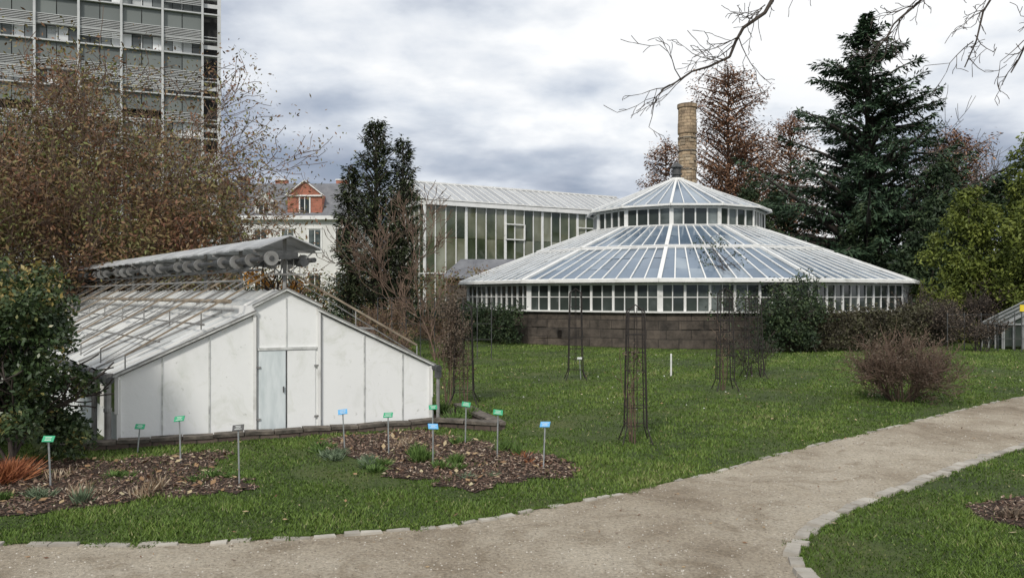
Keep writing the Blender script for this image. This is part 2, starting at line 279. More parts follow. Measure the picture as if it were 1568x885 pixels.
# ---------------------------------------------------------------- rotunda
CX,CY=6.73,31.5; C0=Vector((-.209,-.978)); RT=Vector((.978,-.209))
def rp(th,r,z):
    a=math.radians(th); v=C0*math.cos(a)+RT*math.sin(a); return Vector((CX+v.x*r,CY+v.y*r,z))
def rotunda():
    rt=root('round_greenhouse',(CX,CY,0)); TH=[-3.25+30*k for k in range(12)]
    st=MB();wh=MB();gl=MB();ro=MB();dk=MB()
    def lerp(a,b,t): return a+(b-a)*t
    for k in range(12):
        a=TH[k]; c=a+30
        A=rp(a,8.72,0);B=rp(c,8.72,0); up=Vector((0,0,1))
        st.quad(A,B,B+up*1.08,A+up*1.08)
        for h in (.36,.72):
            for q in range(3):
                u=R.uniform(0,.8); st.beam(lerp(A,B,u)+up*h,lerp(A,B,u+.12)+up*h,.05,.26)
        o0=rp(a,8.85,1.08);o1=rp(c,8.85,1.08); i0=rp(a,8.4,1.08);i1=rp(c,8.4,1.08)
        wh.hexa([o0,o1,i1,i0],[o0+up*.05,o1+up*.05,i1+up*.05,i0+up*.05])
        G0=rp(a,8.66,1.13);G1=rp(c,8.66,1.13); nb=12; dirv=(rp(a+15,1,0)-Vector((CX,CY,0)))
        for j in range(nb):
            p=lerp(G0,G1,j/nb);q=lerp(G0,G1,(j+1)/nb); jj=dirv*R.uniform(-.006,.006)
            gl.quad(p+jj,q+jj,q-jj+up*.85,p-jj+up*.85)
            w=.17 if j==0 else (.075 if j%2==0 else .028); off=dirv*.02
            wh.beam(p+off,p+off+up*.86,w,.04,up=dirv)
        off=dirv*.022
        wh.beam(G0+up*.42+off,G1+up*.42+off,.03,.025); wh.beam(G0+up*.82+off,G1+up*.82+off,.06,.06)
        wh.beam(rp(a,9.02,2.03),rp(c,9.02,2.03),.09,.06)
        for (r0,z0,r1,z1,nr) in ((8.98,2.06,6.05,3.18,10),(5.95,3.24,3.55,4.13,7)):
            p0=rp(a,r0,z0);p1=rp(c,r0,z0);q0=rp(a,r1,z1);q1=rp(c,r1,z1)
            nrm=(p1-p0).cross(q0-p0).normalized()
            rows=3 if r0>7 else 2
            for j in range(nr):
                for m in range(rows):
                    e=[lerp(lerp(p0,p1,s/nr),lerp(q0,q1,s/nr),t/rows) for s,t in ((j,m),(j+1,m),(j+1,m+1),(j,m+1))]
                    n1=nrm*R.uniform(-.012,.012); n2=nrm*R.uniform(-.012,.012); ro.quad(e[0]+n1,e[1]+n2,e[2]-n1,e[3]-n2)
                if j>0: wh.beam(lerp(p0,p1,j/nr)+nrm*.02,lerp(q0,q1,j/nr)+nrm*.02,.038,.035,up=nrm)
            wh.beam(p0+nrm*.03,q0+nrm*.03,.12,.07,up=nrm)
            wh.beam(q0+nrm*.03,q1+nrm*.03,.08,.05,up=nrm); wh.beam(p0+nrm*.03,p1+nrm*.03,.07,.05,up=nrm)
        d0=rp(a,3.38,4.1);d1=rp(c,3.38,4.1); wh.beam(rp(a,3.46,4.14),rp(c,3.46,4.14),.10,.10)
        for j in range(4):
            p=lerp(d0,d1,j/4);q=lerp(d0,d1,(j+1)/4); gl.quad(p,q,q+up*.78,p+up*.78)
            wh.beam(p+off,p+off+up*.8,.15 if j==0 else .05,.05,up=off)
        wh.beam(rp(a,3.66,4.9),rp(c,3.66,4.9),.10,.07); wh.beam(rp(a,3.42,4.83),rp(c,3.42,4.83),.06,.08)
        p0=rp(a,3.68,4.93);p1=rp(c,3.68,4.93);q0=rp(a,.28,6.28);q1=rp(c,.28,6.28); nrm=(p1-p0).cross(q0-p0).normalized()
        for j in range(4):
            ro.quad(lerp(p0,p1,j/4),lerp(p0,p1,(j+1)/4),lerp(q0,q1,(j+1)/4),lerp(q0,q1,j/4))
            wh.beam(lerp(p0,p1,j/4)+nrm*.02,lerp(q0,q1,j/4)+nrm*.02,.09 if j==0 else .03,.04,up=nrm)
    c=Vector((CX,CY,0))
    wh.tube(c+Vector((0,0,6.2)),c+Vector((0,0,6.36)),.34,.3,14)
    dk.tube(c+Vector((0,0,6.36)),c+Vector((0,0,6.8)),.17,.17,12); dk.tube(c+Vector((0,0,6.8)),c+Vector((0,0,7.0)),.27,.08,12); dk.tube(c+Vector((0,0,6.5)),c+Vector((0,0,6.56)),.22,.22,12)
    st.mesh('stone_base',STONE,rt); wh.mesh('white_frames',WHITE,rt); gl.mesh('side_glazing',GLASSD,rt); ro.mesh('roof_glazing',GLASSR,rt); dk.mesh('roof_vent',DARKM,rt)
rotunda()
def chimney():
    x,y=9.55,42; rt=root('brick_chimney',(x,y,0)); m=MB(); s_=.9
    prof=[(0,.62),(8,.54),(10.3,.50),(10.35,.57),(10.9,.57),(11.0,.55),(11.7,.54),(11.75,.60),(11.95,.60),(11.96,.44),(11.5,.42)]
    prof=[(z,r*s_) for z,r in prof]; n=24
    for (z0,r0),(z1,r1) in zip(prof[:-1],prof[1:]):
        for k in range(n):
            a=2*math.pi*k/n;bb=2*math.pi*(k+1)/n
            m.quad((x+math.cos(a)*r0,y+math.sin(a)*r0,z0),(x+math.cos(bb)*r0,y+math.sin(bb)*r0,z0),(x+math.cos(bb)*r1,y+math.sin(bb)*r1,z1),(x+math.cos(a)*r1,y+math.sin(a)*r1,z1))
    o=m.mesh('chimney_shaft',BRICKY,rt)
    uv=o.data.uv_layers[0]
    for p in o.data.polygons:
        for li in p.loop_indices:
            c=o.data.vertices[o.data.loops[li].vertex_index].co; ang=math.atan2(c.y-y,c.x-x)
            if ang<-3.1415 and p.center.y>y: ang+=2*math.pi
            uv.data[li].uv=(ang*.6+math.sin(c.z*3)*.03,c.z)
    b=MB()
    for i in range(220):
        a=R.uniform(0,6.283); z=.17*int(R.uniform(20,60))+.085; r=(.62-.01*z)*s_*.985 if z<10.3 else .56*s_
        u=Vector((-math.sin(a),math.cos(a),0)); c=Vector((x+math.cos(a)*r,y+math.sin(a)*r,z)); b.beam(c-u*.13,c+u*.13,.06,.14)
    b.mesh('proud_stones',islandM('chimney_stone',[(.2,(.18,.14,.10)),(.8,(.52,.42,.29))],rough=.9,nscale=3),rt)
    h=MB()
    for z in (8.4,9.4,10.1):
        for k in range(20):
            a=2*math.pi*k/20;bb=2*math.pi*(k+1)/20; h.beam((x+.50*math.cos(a),y+.50*math.sin(a),z),(x+.50*math.cos(bb),y+.50*math.sin(bb),z),.03,.04)
    h.mesh('iron_bands',DARKM,rt)
chimney()
# ---------------------------------------------------------------- palm house
def palmhouse():
    A=Vector((-4.09,36,0)); e=Vector((.865,.5,0)); f=Vector((-.5,.865,0)); rt=root('tall_glasshouse',A); L=13;W=4.6;H=6.05
    wh=MB();gl=MB();ro=MB();up=Vector((0,0,1)); bs=MB()
    def wall(P,d,ln,nb,out):
        for j in range(nb+1):
            p=P+d*(ln*j/nb); big=(j%4==0); wh.beam(p+out*.02,p+out*.02+up*H,.13 if big else .045,.05,up=out)
        for j in range(nb):
            for z0,z1 in ((.6,2.6),(2.62,4.3),(4.32,5.8)):
                p=P+d*(ln*j/nb);q=P+d*(ln*(j+1)/nb); jj=out*R.uniform(-.01,.01); gl.quad(p+up*z0+jj,q+up*z0-jj,q+up*z1-jj,p+up*z1+jj)
        bs.beam(P+up*.3,P+d*ln+up*.3,.2,.6)
        wh.beam(P+up*2.62+out*.03,P+d*ln+up*2.62+out*.03,.05,.05)
        wh.beam(P+up*5.92+out*.08,P+d*ln+up*5.92+out*.08,.3,.2)
    wall(A,e,L,24,-f); wall(A,f,W,8,-e); wall(A+f*W,e,L,24,f)
    for s in (4.33,8.66):
        p=A+e*s-f*.10+up*4.35; wd=1.083
        for a,c in ((p,p+e*wd),(p+up*.75,p+e*wd+up*.75),(p,p+up*.75),(p+e*wd,p+e*wd+up*.75)): wh.beam(a,c,.05,.05)
    r0=A+f*W/2+up*7.2
    for side,P in ((0,A-f*.2),(1,A+f*(W+.2))):
        P=P+up*6.07; n=34; nv=(e.cross(r0-P)).normalized(); nv=nv if nv.z>0 else -nv
        for j in range(n):
            a=P+e*((L+.2)*j/n-.1);b_=P+e*((L+.2)*(j+1)/n-.1); c=r0+e*((L+.2)*(j+1)/n-.1); d=r0+e*((L+.2)*j/n-.1)
            ro.quad(a,b_,c,d); wh.beam(a+nv*.01,d+nv*.01,.03,.03,up=nv)
        wh.beam(P,P+e*L,.12,.06)
    wh.beam(r0-e*.1+up*.02,r0+e*L+up*.02,.14,.08)
    gl.quad(A+up*6.05,A+f*W+up*6.05,r0); wh.beam(A+up*6.07-e*.03,r0-e*.03,.09,.1); wh.beam(A+f*W+up*6.07-e*.03,r0-e*.03,.09,.1)
    for t in (.3,.5,.7): wh.beam(A+f*W*t+up*6.0-e*.02,A+f*W*t-e*.02+up*(6.05+1.1*(1-abs(t-.5)*2)),.06,.06,up=-e)
    wh.mesh('white_frame',WHITE,rt); gl.mesh('wall_glazing',GLASSO,rt); ro.mesh('roof_glazing',GLASSP,rt); bs.mesh('plinth',STONE,rt)
palmhouse()
def shed(name,x0,x1,y0,y1,he,hr,roofm,wallm):
    rt=root(name,((x0+x1)/2,(y0+y1)/2,0)); m=MB(); m.box(x0,x1,y0,y1,0,he); m.mesh('walls',wallm,rt)
    r=MB(); ym=(y0+y1)/2; o=.25
    r.hexa([(x0-o,y0-o,he),(x1+o,y0-o,he),(x1-.4,ym,hr),(x0+.6,ym,hr)],[(x0-o,y0-o,he+.08),(x1+o,y0-o,he+.08),(x1-.4,ym,hr+.08),(x0+.6,ym,hr+.08)])
    r.hexa([(x1+o,y1+o,he),(x0-o,y1+o,he),(x0+.6,ym,hr-.003),(x1-.4,ym,hr-.003)],[(x1+o,y1+o,he+.08),(x0-o,y1+o,he+.08),(x0+.6,ym,hr+.077),(x1-.4,ym,hr+.077)])
    r.quad((x0-o,y0-o,he+.05),(x0+.6,ym,hr+.05),(x0-o,y1+o,he+.05)); r.mesh('slate_roof',roofm,rt); return rt
shed('slate_roof_shed',-3.0,.6,35.4,37.0,2.35,3.2,SLATE,STONE)
# ---------------------------------------------------------------- near low greenhouse
F0=Vector((-4.28,8.36,0));F1=Vector((-1.02,9.74,0)); AX=Vector((-.625,.781,0)); NF=Vector((.39,-.92,0)); UP=Vector((0,0,1))
def GP(s,z,bk=0,out=0): return F0+(F1-F0)*s+AX*bk+NF*out+UP*z
def greenhouse():
    rt=root('low_greenhouse',tuple(F0+(F1-F0)*.5)); LN=15.0
    wl=MB();sm=MB();dr=MB();wh=MB();ro=MB();dk=MB();wd=MB();rs=MB();sh=MB();blk=MB()
    prof=[(0,0),(1,0),(1,.735),(.603,1.43),(.603,1.5),(.5,1.68),(.404,1.5),(.404,1.41),(0,.745)]
    wl.hexa([GP(s,z,0,-.06) for s,z in prof],[GP(s,z,0,0) for s,z in prof])
    def top(s):
        if s<.404: return .745+(1.41-.745)*s/.404
        if s<=.603: return 1.5+.18*(1-abs(s-.5035)/.0995)
        return 1.43+(.735-1.43)*(s-.603)/.397
    for s in (.125,.262,.76,.895): sm.beam(GP(s,.0,0,.004),GP(s,top(s)-.01,0,.004),.016,.012,up=NF)
    sm.beam(GP(.5,1.03,0,.004),GP(.5,1.6,0,.004),.012,.012,up=NF)
    for s in (.400,.606): wh.beam(GP(s,0,0,.01),GP(s,1.45,0,.01),.035,.035,up=NF); dk.beam(GP(s+.006,0,0,.012),GP(s+.006,1.4,0,.012),.006,.036,up=NF)
    sm.beam(GP(.408,1.01,0,.012),GP(.598,1.01,0,.012),.02,.03)
    dr.hexa([GP(s,z,0,.001) for s,z in ((.412,.04),(.497,.04),(.497,.985),(.412,.985))],[GP(s,z,0,.014) for s,z in ((.412,.04),(.497,.04),(.497,.985),(.412,.985))])
    wl.hexa([GP(s,z,0,.001) for s,z in ((.503,.04),(.594,.04),(.594,.985),(.503,.985))],[GP(s,z,0,.012) for s,z in ((.503,.04),(.594,.04),(.594,.985),(.503,.985))])
    dk.beam(GP(.5,.04,0,.004),GP(.5,.985,0,.004),.012,.006,up=NF)
    for z in (.2,.8):
        for s in (.41,.596): rs.beam(GP(s-.006,z,0,.022),GP(s+.008,z,0,.022),.012,.022)
    dk.beam(GP(.49,.5,0,.03),GP(.49,.57,0,.03),.012,.012)
    for s in (0.004,.996): wh.beam(GP(s,0,0,.008),GP(s,.73,0,.008),.04,.03,up=NF)
    for a,c in (((-.012,.755),(.404,1.44)),((.603,1.46),(1.012,.745)),((.392,1.50),(.5,1.70)),((.5,1.70),(.615,1.50))):
        sm.beam(GP(*a,0,.03),GP(*c,0,.03),.05,.022); rs.beam(GP(a[0],a[1]+.02,0,.03),GP(c[0],c[1]+.02,0,.03),.06,.012)
    def slope(s0,z0,s1,z1,nrow):
        n=40
        nrm=(AX.cross(GP(s1,z1)-GP(s0,z0))).normalized(); nrm=nrm if nrm.z>0 else -nrm
        for j in range(n):
            b0=LN*j/n;b1=LN*(j+1)/n
            for m in range(nrow):
                t0=m/nrow;t1=(m+1)/nrow; k=nrm*R.uniform(-.006,.006)
                L_=lambda t:(s0+(s1-s0)*t,z0+(z1-z0)*t)
                ro.quad(GP(*L_(t0),b0)+k,GP(*L_(t0),b1)-k,GP(*L_(t1),b1)-k,GP(*L_(t1),b0)+k)
            (wh if j%3 else rs).beam(GP(s0,z0,b0)+nrm*.012,GP(s1,z1,b0)+nrm*.012,.022,.025,up=nrm)
    slope(0,.75,.404,1.42,4); slope(1,.74,.603,1.44,4); slope(.404,1.5,.5,1.69,1); slope(.603,1.5,.5,1.69,1)
    for s,z in ((.404,1.46),(.603,1.46)): wh.beam(GP(s,z,0),GP(s,z,LN),.04,.10)
    for s,sg in ((0.0,-1),(1.0,1)):
        a=GP(s,0);c=GP(s,0,LN); wl.quad(a,c,c+UP*.35,a+UP*.35)
        for j in range(20):
            p=GP(s,.35,LN*j/20);q=GP(s,.35,LN*(j+1)/20); blk.quad(p,q,q+UP*.38,p+UP*.38); wh.beam(p,p+UP*.4,.04,.05)
        ev=GP(s,.72,0,.1)+Vector((sg*.07,0,0)); dk.tube(ev,GP(s,.70,LN)+Vector((sg*.07,0,0)),.04,n=10)
    q=GP(0,.72,0,.06)+Vector((-.1,.0,0))
    rs.tube(q,q+UP*-.72,.035,n=12); rs.tube(q+UP*-.3,q+UP*-.34,.043,n=12); rs.tube(q+UP*-.62,q+UP*-.66,.043,n=12); dk.tube(q+Vector((-.14,.05,.06)),q+Vector((0,0,-.02)),.045,n=10); rs.tube(q+UP*-.02,q+UP*.07,.05,.056,n=12)
    rs.tube(q+Vector((-.28,.25,-.02)),q+Vector((-.28,.25,-.7)),.03,n=10)
    q=GP(1,.70,0,.05)+Vector((.07,0,0)); rs.tube(q,q+UP*-.6,.022,n=8); dk.tube(q,q+UP*-.1,.045,n=10)
    for j in range(10):
        bk=-.12+15.2*j/10; b2=-.12+15.2*(j+1)/10-.02
        for s1 in (.40,.60):
            n=6
            for m in range(n):
                c0,c1=bk+(b2-bk)*m/n,bk+(b2-bk)*(m+1)/n
                sh.hexa([GP(.5,2.32,c0),GP(.5,2.32,c1),GP(s1,2.17+.008*(m%2),c1),GP(s1,2.17+.008*(m%2),c0)],[GP(.5,2.335,c0),GP(.5,2.335,c1),GP(s1,2.19+.008*(m%2),c1),GP(s1,2.19+.008*(m%2),c0)])
    for j in range(11):
        bk=.05+1.48*j
        rs.beam(GP(.5,1.66,bk),GP(.5,2.31,bk),.035,.035); rs.beam(GP(.40,2.15,bk),GP(.60,2.15,bk),.025,.03); rs.beam(GP(.5,1.85,bk),GP(.41,2.14,bk),.015,.015); rs.beam(GP(.5,1.85,bk),GP(.59,2.14,bk),.015,.015)
    for s in (.415,.585):
        z=2.05; dk.tube(GP(s,z,-.05),GP(s,z,15),.03,n=10)
        for j in range(15):
            bk=.25+j*1.0; rs.tube(GP(s,z,bk),GP(s,z,bk+.03),.075,n=16); dk.tube(GP(s,z,bk+.12),GP(s,z,bk+.3),.048,n=12)
            if j%2==0: rs.tube(GP(s,z-.01,bk+.5),GP(s,z-.01,bk+.53),.085,n=16)
    dk.tube(GP(.42,1.93,0),GP(.42,1.93,15),.012,n=6); rs.tube(GP(.36,1.80,0),GP(.36,1.80,15),.012,n=6)
    dk.beam(GP(.42,2.07,-.06),GP(.53,2.1,-.06),.07,.07); dk.tube(GP(.545,2.02,-.12),GP(.545,2.02,.05),.05,n=12); rs.tube(GP(.44,2.06,-.13),GP(.44,2.06,-.10),.085,n=16); dk.tube(GP(.44,2.06,-.14),GP(.44,2.06,-.13),.03,n=10)
    for k in range(5): rs.beam(GP(.46+.02*k,1.88,-.03),GP(.46+.02*k,2.0+.02*k,-.03),.01,.01)
    rs.beam(GP(.44,1.88,-.03),GP(.56,1.88,-.03),.02,.02)
    for j in range(11):
        bk=.15+j*1.3
        wd.beam(GP(.52,1.93,bk),GP(.97,1.0,bk),.024,.024); wd.beam(GP(.48,1.93,bk),GP(.03,.97,bk),.022,.022)
        rs.beam(GP(.47,1.9,bk+.45),GP(.0,.86,bk+.48),.014,.014); rs.beam(GP(.47,1.9,bk+.75),GP(.0,.86,bk+.75),.012,.012); rs.beam(GP(.53,1.9,bk+.2),GP(1.0,.86,bk+.2),.012,.012)
        for s,z in ((.97,1.0),(.03,.97),(.25,1.44),(.75,1.455)): rs.beam(GP(s,z,bk),GP(s,z-.2,bk),.012,.012)
    for s,z in ((.25,1.30),(.12,1.12),(.34,1.46),(.8,1.22)): rs.tube(GP(s,z,.05),GP(s,z,15),.012,n=6)
    wd.tube(GP(.36,1.56,.4),GP(.36,1.56,14),.025,n=8)
    wl.mesh('wall_panels',WALLP,rt);sm.mesh('battens',SEAM,rt);dr.mesh('door_leaf',DOORP,rt);wh.mesh('glazing_bars',WHITE,rt);ro.mesh('roof_panes',GLASSW,rt);dk.mesh('rollers_and_gutters',DARKM,rt)
    wd.mesh('blind_rails',WOOD,rt);rs.mesh('pipes_and_posts',RUST,rt);sh.mesh('ridge_canopy',M('zinc_sheet',[(.3,(.34,.35,.36)),(.7,(.60,.61,.61))],scale=3,rough=.45,metal=.2),rt);blk.mesh('side_glazing',GLASSD,rt)
greenhouse()
pl=MB(); rt=root('low_brick_wall',(-2.5,8.7,0))
def seg(a,b_,w=.14,h=.07): pl.beam(Vector(a)+UP*h/2,Vector(b_)+UP*h/2,w,h)
pA=GP(-.18,0,0,.14);pB=GP(1.0,0,0,.14);pC=Vector((-.15,9.3,0));pD=Vector((-.75,10.9,0))
seg(pA,pB);seg(pB+Vector((.08,0.0,0)),pC,.14,.08);seg(pC+Vector((0,.05,0)),pD,.14,.08); pl.mesh('brick_courses',BRICKP,rt)
cp=MB()
for a,c,hh in ((pA,pB,.075),(pB,pC,.09),(pC,pD,.092)):
    n=max(2,int((c-a).length/.3))
    for i in range(n):
        u=a+(c-a)*((i+.02)/n);v=a+(c-a)*((i+.98)/n); cp.beam(u+UP*(hh+R.uniform(-.01,.01)),v+UP*(hh+R.uniform(-.01,.01)),.17,.035)
cp.mesh('coping_stones',M('coping',[(.3,(.035,.032,.025)),(.5,(.10,.085,.07)),(.7,(.20,.17,.14))],scale=9,rough=.9,bump=.5,bscale=20),rt)
flat('pit_shade_soil',[(-1.0,9.6),(-.2,9.35),(-.78,10.8),(-1.5,10.9)],.012,SOIL)  # flat soil sheet, not sunken; its dark colour stands in for the pit's shade
# ---------------------------------------------------------------- tower block
def tower():
    O=Vector((-22.8,60,0)); e=Vector((-.935,-.354,0)); nn=Vector((.354,-.935,0)); rt=root('tower_block',O); H=3.2; base=18.0-3.2*5-1.0
    wh=MB();pn=MB();wn=MB();bk=MB(); L=34; ns=13
    pnM=islandM('tower_panel',[(.2,(.12,.135,.13)),(.8,(.18,.20,.19))],rough=.4,nscale=.3); wnM=islandM('tower_window',[(.1,(.05,.06,.06)),(.5,(.16,.18,.18)),(.66,(.36,.38,.38)),(.85,(.85,.86,.86))],rough=.15,nscale=.4,nmix=.1)
    bk.hexa([O-nn*.5,O+e*L-nn*.5,O+e*L-nn*14,O-nn*14],[p+UP*(base+ns*H) for p in (O-nn*.5,O+e*L-nn*.5,O+e*L-nn*14,O-nn*14)])
    for s in range(-1,ns):
        z=base+s*H
        if z<-1: continue
        wh.beam(O+UP*(z+2.98)+nn*.12,O+e*L+UP*(z+2.98)+nn*.12,.5,.10)
        wh.beam(O+UP*(z+1.0)+nn*.1,O+e*L+UP*(z+1.0)+nn*.1,.3,.06)
        x=1.25
        while x<L:
            for h in range(2):
                a=O+e*(x+h*1.4+.03);c=O+e*(x+h*1.4+1.37)
                pn.quad(a+nn*.1+UP*(z+1.72),c+nn*.1+UP*(z+1.72),c+nn*.1+UP*(z+2.92),a+nn*.1+UP*(z+2.92))
                for w in range(2):
                    a2=a+(c-a)*(w*.5+.02);c2=a+(c-a)*(w*.5+.48); wn.quad(a2-nn*.35+UP*(z+.0),c2-nn*.35+UP*(z+.0),c2-nn*.35+UP*(z+.98),a2-nn*.35+UP*(z+.98))
                wh.beam(a-nn*.30+UP*z,a-nn*.30+UP*(z+1.0),.07,.07)
            if R.random()<.9:
                for k in range(6):
                    zz=z+1.06+k*.12
                    wh.beam(O+e*(x+.05)+nn*.24+UP*zz,O+e*(x+2.75)+nn*.24+UP*zz,.08,.045)
            if R.random()<.45:
                for k in range(R.choice([3,5,7])): wh.beam(O+e*(x+.05)+nn*.2+UP*(z+.94-k*.13),O+e*(x+2.75)+nn*.2+UP*(z+.94-k*.13),.1,.045)
            x+=2.8
        wh.beam(O+e*.1+nn*.05+UP*(z+1.3),O+e*1.1+nn*.05+UP*(z+1.3),.05,.05); wh.beam(O+e*.1+nn*.05+UP*(z+.95),O+e*1.1+nn*.05+UP*(z+.95),.05,.05); wh.beam(O+e*.1+nn*.05+UP*(z+.5),O+e*1.1+nn*.05+UP*(z+.5),.05,.3)
    x=1.2
    while x<L: wh.beam(O+e*x+nn*.3,O+e*x+nn*.3+UP*(base+ns*H),.16,.22,up=nn); x+=2.8
    wh.beam(O+nn*.2,O+nn*.2+UP*(base+ns*H),.26,.3,up=nn)
    for s in range(4): wh.hexa([O+e*.15+nn*.02+UP*(.5+s*3.2),O+e*2.0+nn*.02+UP*(.5+s*3.2),O+e*2.0-nn*.1+UP*(.5+s*3.2),O+e*.15-nn*.1+UP*(.5+s*3.2)],[p+UP*(3.0+s*3.2) for p in (O+e*.15+nn*.02,O+e*2.0+nn*.02,O+e*2.0-nn*.1,O+e*.15-nn*.1)])
    wh.mesh('slabs_and_posts',M('tower_light_metal',[(.3,(.42,.43,.43)),(.7,(.62,.63,.63))],scale=.6,rough=.5),rt);pn.mesh('spandrel_panels',pnM,rt);wn.mesh('windows',wnM,rt);bk.mesh('core',M('tower_core',[(.3,(.02,.02,.02)),(.7,(.035,.035,.035))],rough=.9),rt)
tower()
# ---------------------------------------------------------------- old town houses
def oldhouse(name,x0,x1,y,he,hr,dorm):
    rt=root(name,((x0+x1)/2,y,0)); w=MB();r=MB();t=MB();g_=MB();bd=MB(); dp=9
    w.box(x0,x1,y,y+dp,0,he)
    r.hexa([(x0-.3,y-.3,he),(x1+.3,y-.3,he),(x1+.3,y+dp+.3,he),(x0-.3,y+dp+.3,he)],[(x0+.6,y+1.9,hr),(x1-.6,y+1.9,hr),(x1-.6,y+dp-1.9,hr),(x0+.6,y+dp-1.9,hr)])
    t.box(x0-.4,x1+.4,y-.45,y-.003,he-.3,he-.01)
    x=x0+1
    while x<x1-1:
        for z in (1.2,4.7):
            if z+1.7<he: g_.box(x,x+.9,y-.02,y+.1,z+.3,z+1.9); t.box(x-.12,x+1.02,y-.06,y-.022,z+.16,z+.3); t.box(x-.12,x,y-.06,y-.001,z+.3,z+2.0);t.box(x+.9,x+1.02,y-.06,y-.001,z+.3,z+2.0); t.box(x-.12,x+1.02,y-.1,y-.003,z+2.0,z+2.15);t.box(x+.42,x+.48,y-.05,y-.022,z+.3,z+1.9)
        x+=2.1
    for dx,wd,ht,mt in dorm:
        d=w if not mt else bd; zb=he
        d.hexa([(dx-wd,y-.1,zb),(dx+wd,y-.1,zb),(dx+wd,y+2.2,zb),(dx-wd,y+2.2,zb)],[(dx-wd,y-.1,zb+ht*.6),(dx+wd,y-.1,zb+ht*.6),(dx+wd,y+2.2,zb+ht*.6),(dx-wd,y+2.2,zb+ht*.6)])
        d.hexa([(dx-wd,y-.1,zb+ht*.6),(dx+wd,y-.1,zb+ht*.6),(dx,y-.1,zb+ht)],[(dx-wd,y+2.2,zb+ht*.6),(dx+wd,y+2.2,zb+ht*.6),(dx,y+2.2,zb+ht)])
        t.beam((dx-wd-.15,y-.2,zb+ht*.58),(dx,y-.2,zb+ht+.05),.2,.07);t.beam((dx+wd+.15,y-.2,zb+ht*.58),(dx,y-.2,zb+ht+.05),.2,.07); t.box(dx-wd-.1,dx+wd+.1,y-.25,y-.11,zb+ht*.56,zb+ht*.6)
        g_.box(dx-.35,dx+.35,y-.14,y-.101,zb+.25,zb+ht*.5); t.box(dx-.45,dx-.35,y-.17,y-.103,zb+.2,zb+ht*.53);t.box(dx+.35,dx+.45,y-.17,y-.103,zb+.2,zb+ht*.53); t.box(dx-.03,dx+.03,y-.16,y-.142,zb+.2,zb+ht*.53)
    for cx in (x0+1.5,x1-2): bd.box(cx,cx+.9,y+3.5,y+4.2,hr-.5,hr+.5); t.box(cx-.05,cx+.95,y+3.45,y+4.25,hr+.5,hr+.6)
    w.mesh('rendered_walls',M(name+'_render',[(.3,(.62,.62,.59)),(.7,(.74,.73,.70))],scale=.5,rough=.8),rt);r.mesh('slate_roof',SLATE,rt);t.mesh('stone_trim',WHITE,rt);g_.mesh('window_panes',GLASSD,rt)
    if bd.f: bd.mesh('brick_gable_and_chimneys',BRICKR,rt)
oldhouse('town_house',-21.0,-12.5,60,7.7,10.5,[(-16.1,1.35,2.7,True),(-19.3,.7,1.8,False)])
oldhouse('town_house.001',-30,-21.7,63,9.2,11.2,[(-23.2,.8,1.8,False)])
# ---------------------------------------------------------------- vegetation
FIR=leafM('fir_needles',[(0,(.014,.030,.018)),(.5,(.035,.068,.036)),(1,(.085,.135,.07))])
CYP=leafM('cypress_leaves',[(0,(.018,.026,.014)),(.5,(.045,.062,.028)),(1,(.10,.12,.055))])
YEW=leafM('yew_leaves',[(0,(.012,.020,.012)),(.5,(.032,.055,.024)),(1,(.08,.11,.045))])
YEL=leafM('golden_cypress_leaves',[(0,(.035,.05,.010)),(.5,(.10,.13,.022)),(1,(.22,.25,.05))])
RUSTL=leafM('rust_leaves',[(0,(.11,.055,.036)),(.5,(.24,.13,.08)),(1,(.40,.24,.14))])
OLIVE=leafM('bud_leaves',[(0,(.16,.065,.04)),(.35,(.20,.11,.06)),(.6,(.18,.145,.06)),(1,(.14,.18,.05))])
CAM=leafM('camellia_leaves',[(0,(.012,.024,.010)),(.5,(.038,.065,.025)),(.8,(.08,.11,.04)),(1,(.32,.24,.08))],0,.35)
BRN=leafM('brown_leaves',[(0,(.05,.038,.028)),(.5,(.12,.09,.065)),(1,(.23,.175,.125))])
prmB=dict(curve=.13,up=.03,rmin=.008,kids=1,spread=.62,ratio=.74,first=1,pk=.85)
prmT=dict(curve=.12,up=.05,rmin=.009,kids=2,spread=.55,ratio=.70,first=1,pk=.4)
for (x,y,L,st) in ((-10.1,17.5,2.85,6),(-8.3,18.6,1.85,4),(-12.8,18.2,2.9,5),(-11.4,22,2.9,4),(-11.8,15.5,2.2,4)):
    bare_tree('bare_shrub_tree',(x,y,0),st,L,.075,5,prmB,BARKR,OLIVE,19000,.10,.28,.28)
bare_tree('bare_purple_tree',(-10.6,28,0),1,3.0,.10,5,dict(prmT,kids=2,pk=.15,rmin=.008),BARKR)
bare_tree('bare_tree_beside_cypress',(-3.0,22,0),1,1.9,.05,5,dict(prmT,up=.06,pk=.25),BARKR)
bare_tree('young_bare_tree',(-1.9,19,0),1,1.2,.03,4,dict(prmT,pk=.3),BARKR)
SHR=[(-4.6,15.5,.8),(-3.6,17.5,.9),(-2.6,16.5,.7),(-1.9,20,1.1),(-3.5,21,1.2),(-5.5,20,1.3),(-6.6,19,1.2)]
for x,y,h in SHR: bare_tree('bare_shrub',(x,y,0),6,h*.5,.018,4,dict(prmB,spread=.55),BARKR,OLIVE,1500,.04,.08,.5)
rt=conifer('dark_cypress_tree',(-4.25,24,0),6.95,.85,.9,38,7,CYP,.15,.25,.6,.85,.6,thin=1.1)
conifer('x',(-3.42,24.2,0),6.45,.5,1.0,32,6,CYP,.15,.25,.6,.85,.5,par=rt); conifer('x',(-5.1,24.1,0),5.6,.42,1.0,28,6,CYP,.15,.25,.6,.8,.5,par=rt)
conifer('fir_tree',(18.0,39,0),15.7,5.9,1.5,30,9,FIR,.32,.44,.30,2.0,.85,bark=TWIGD)
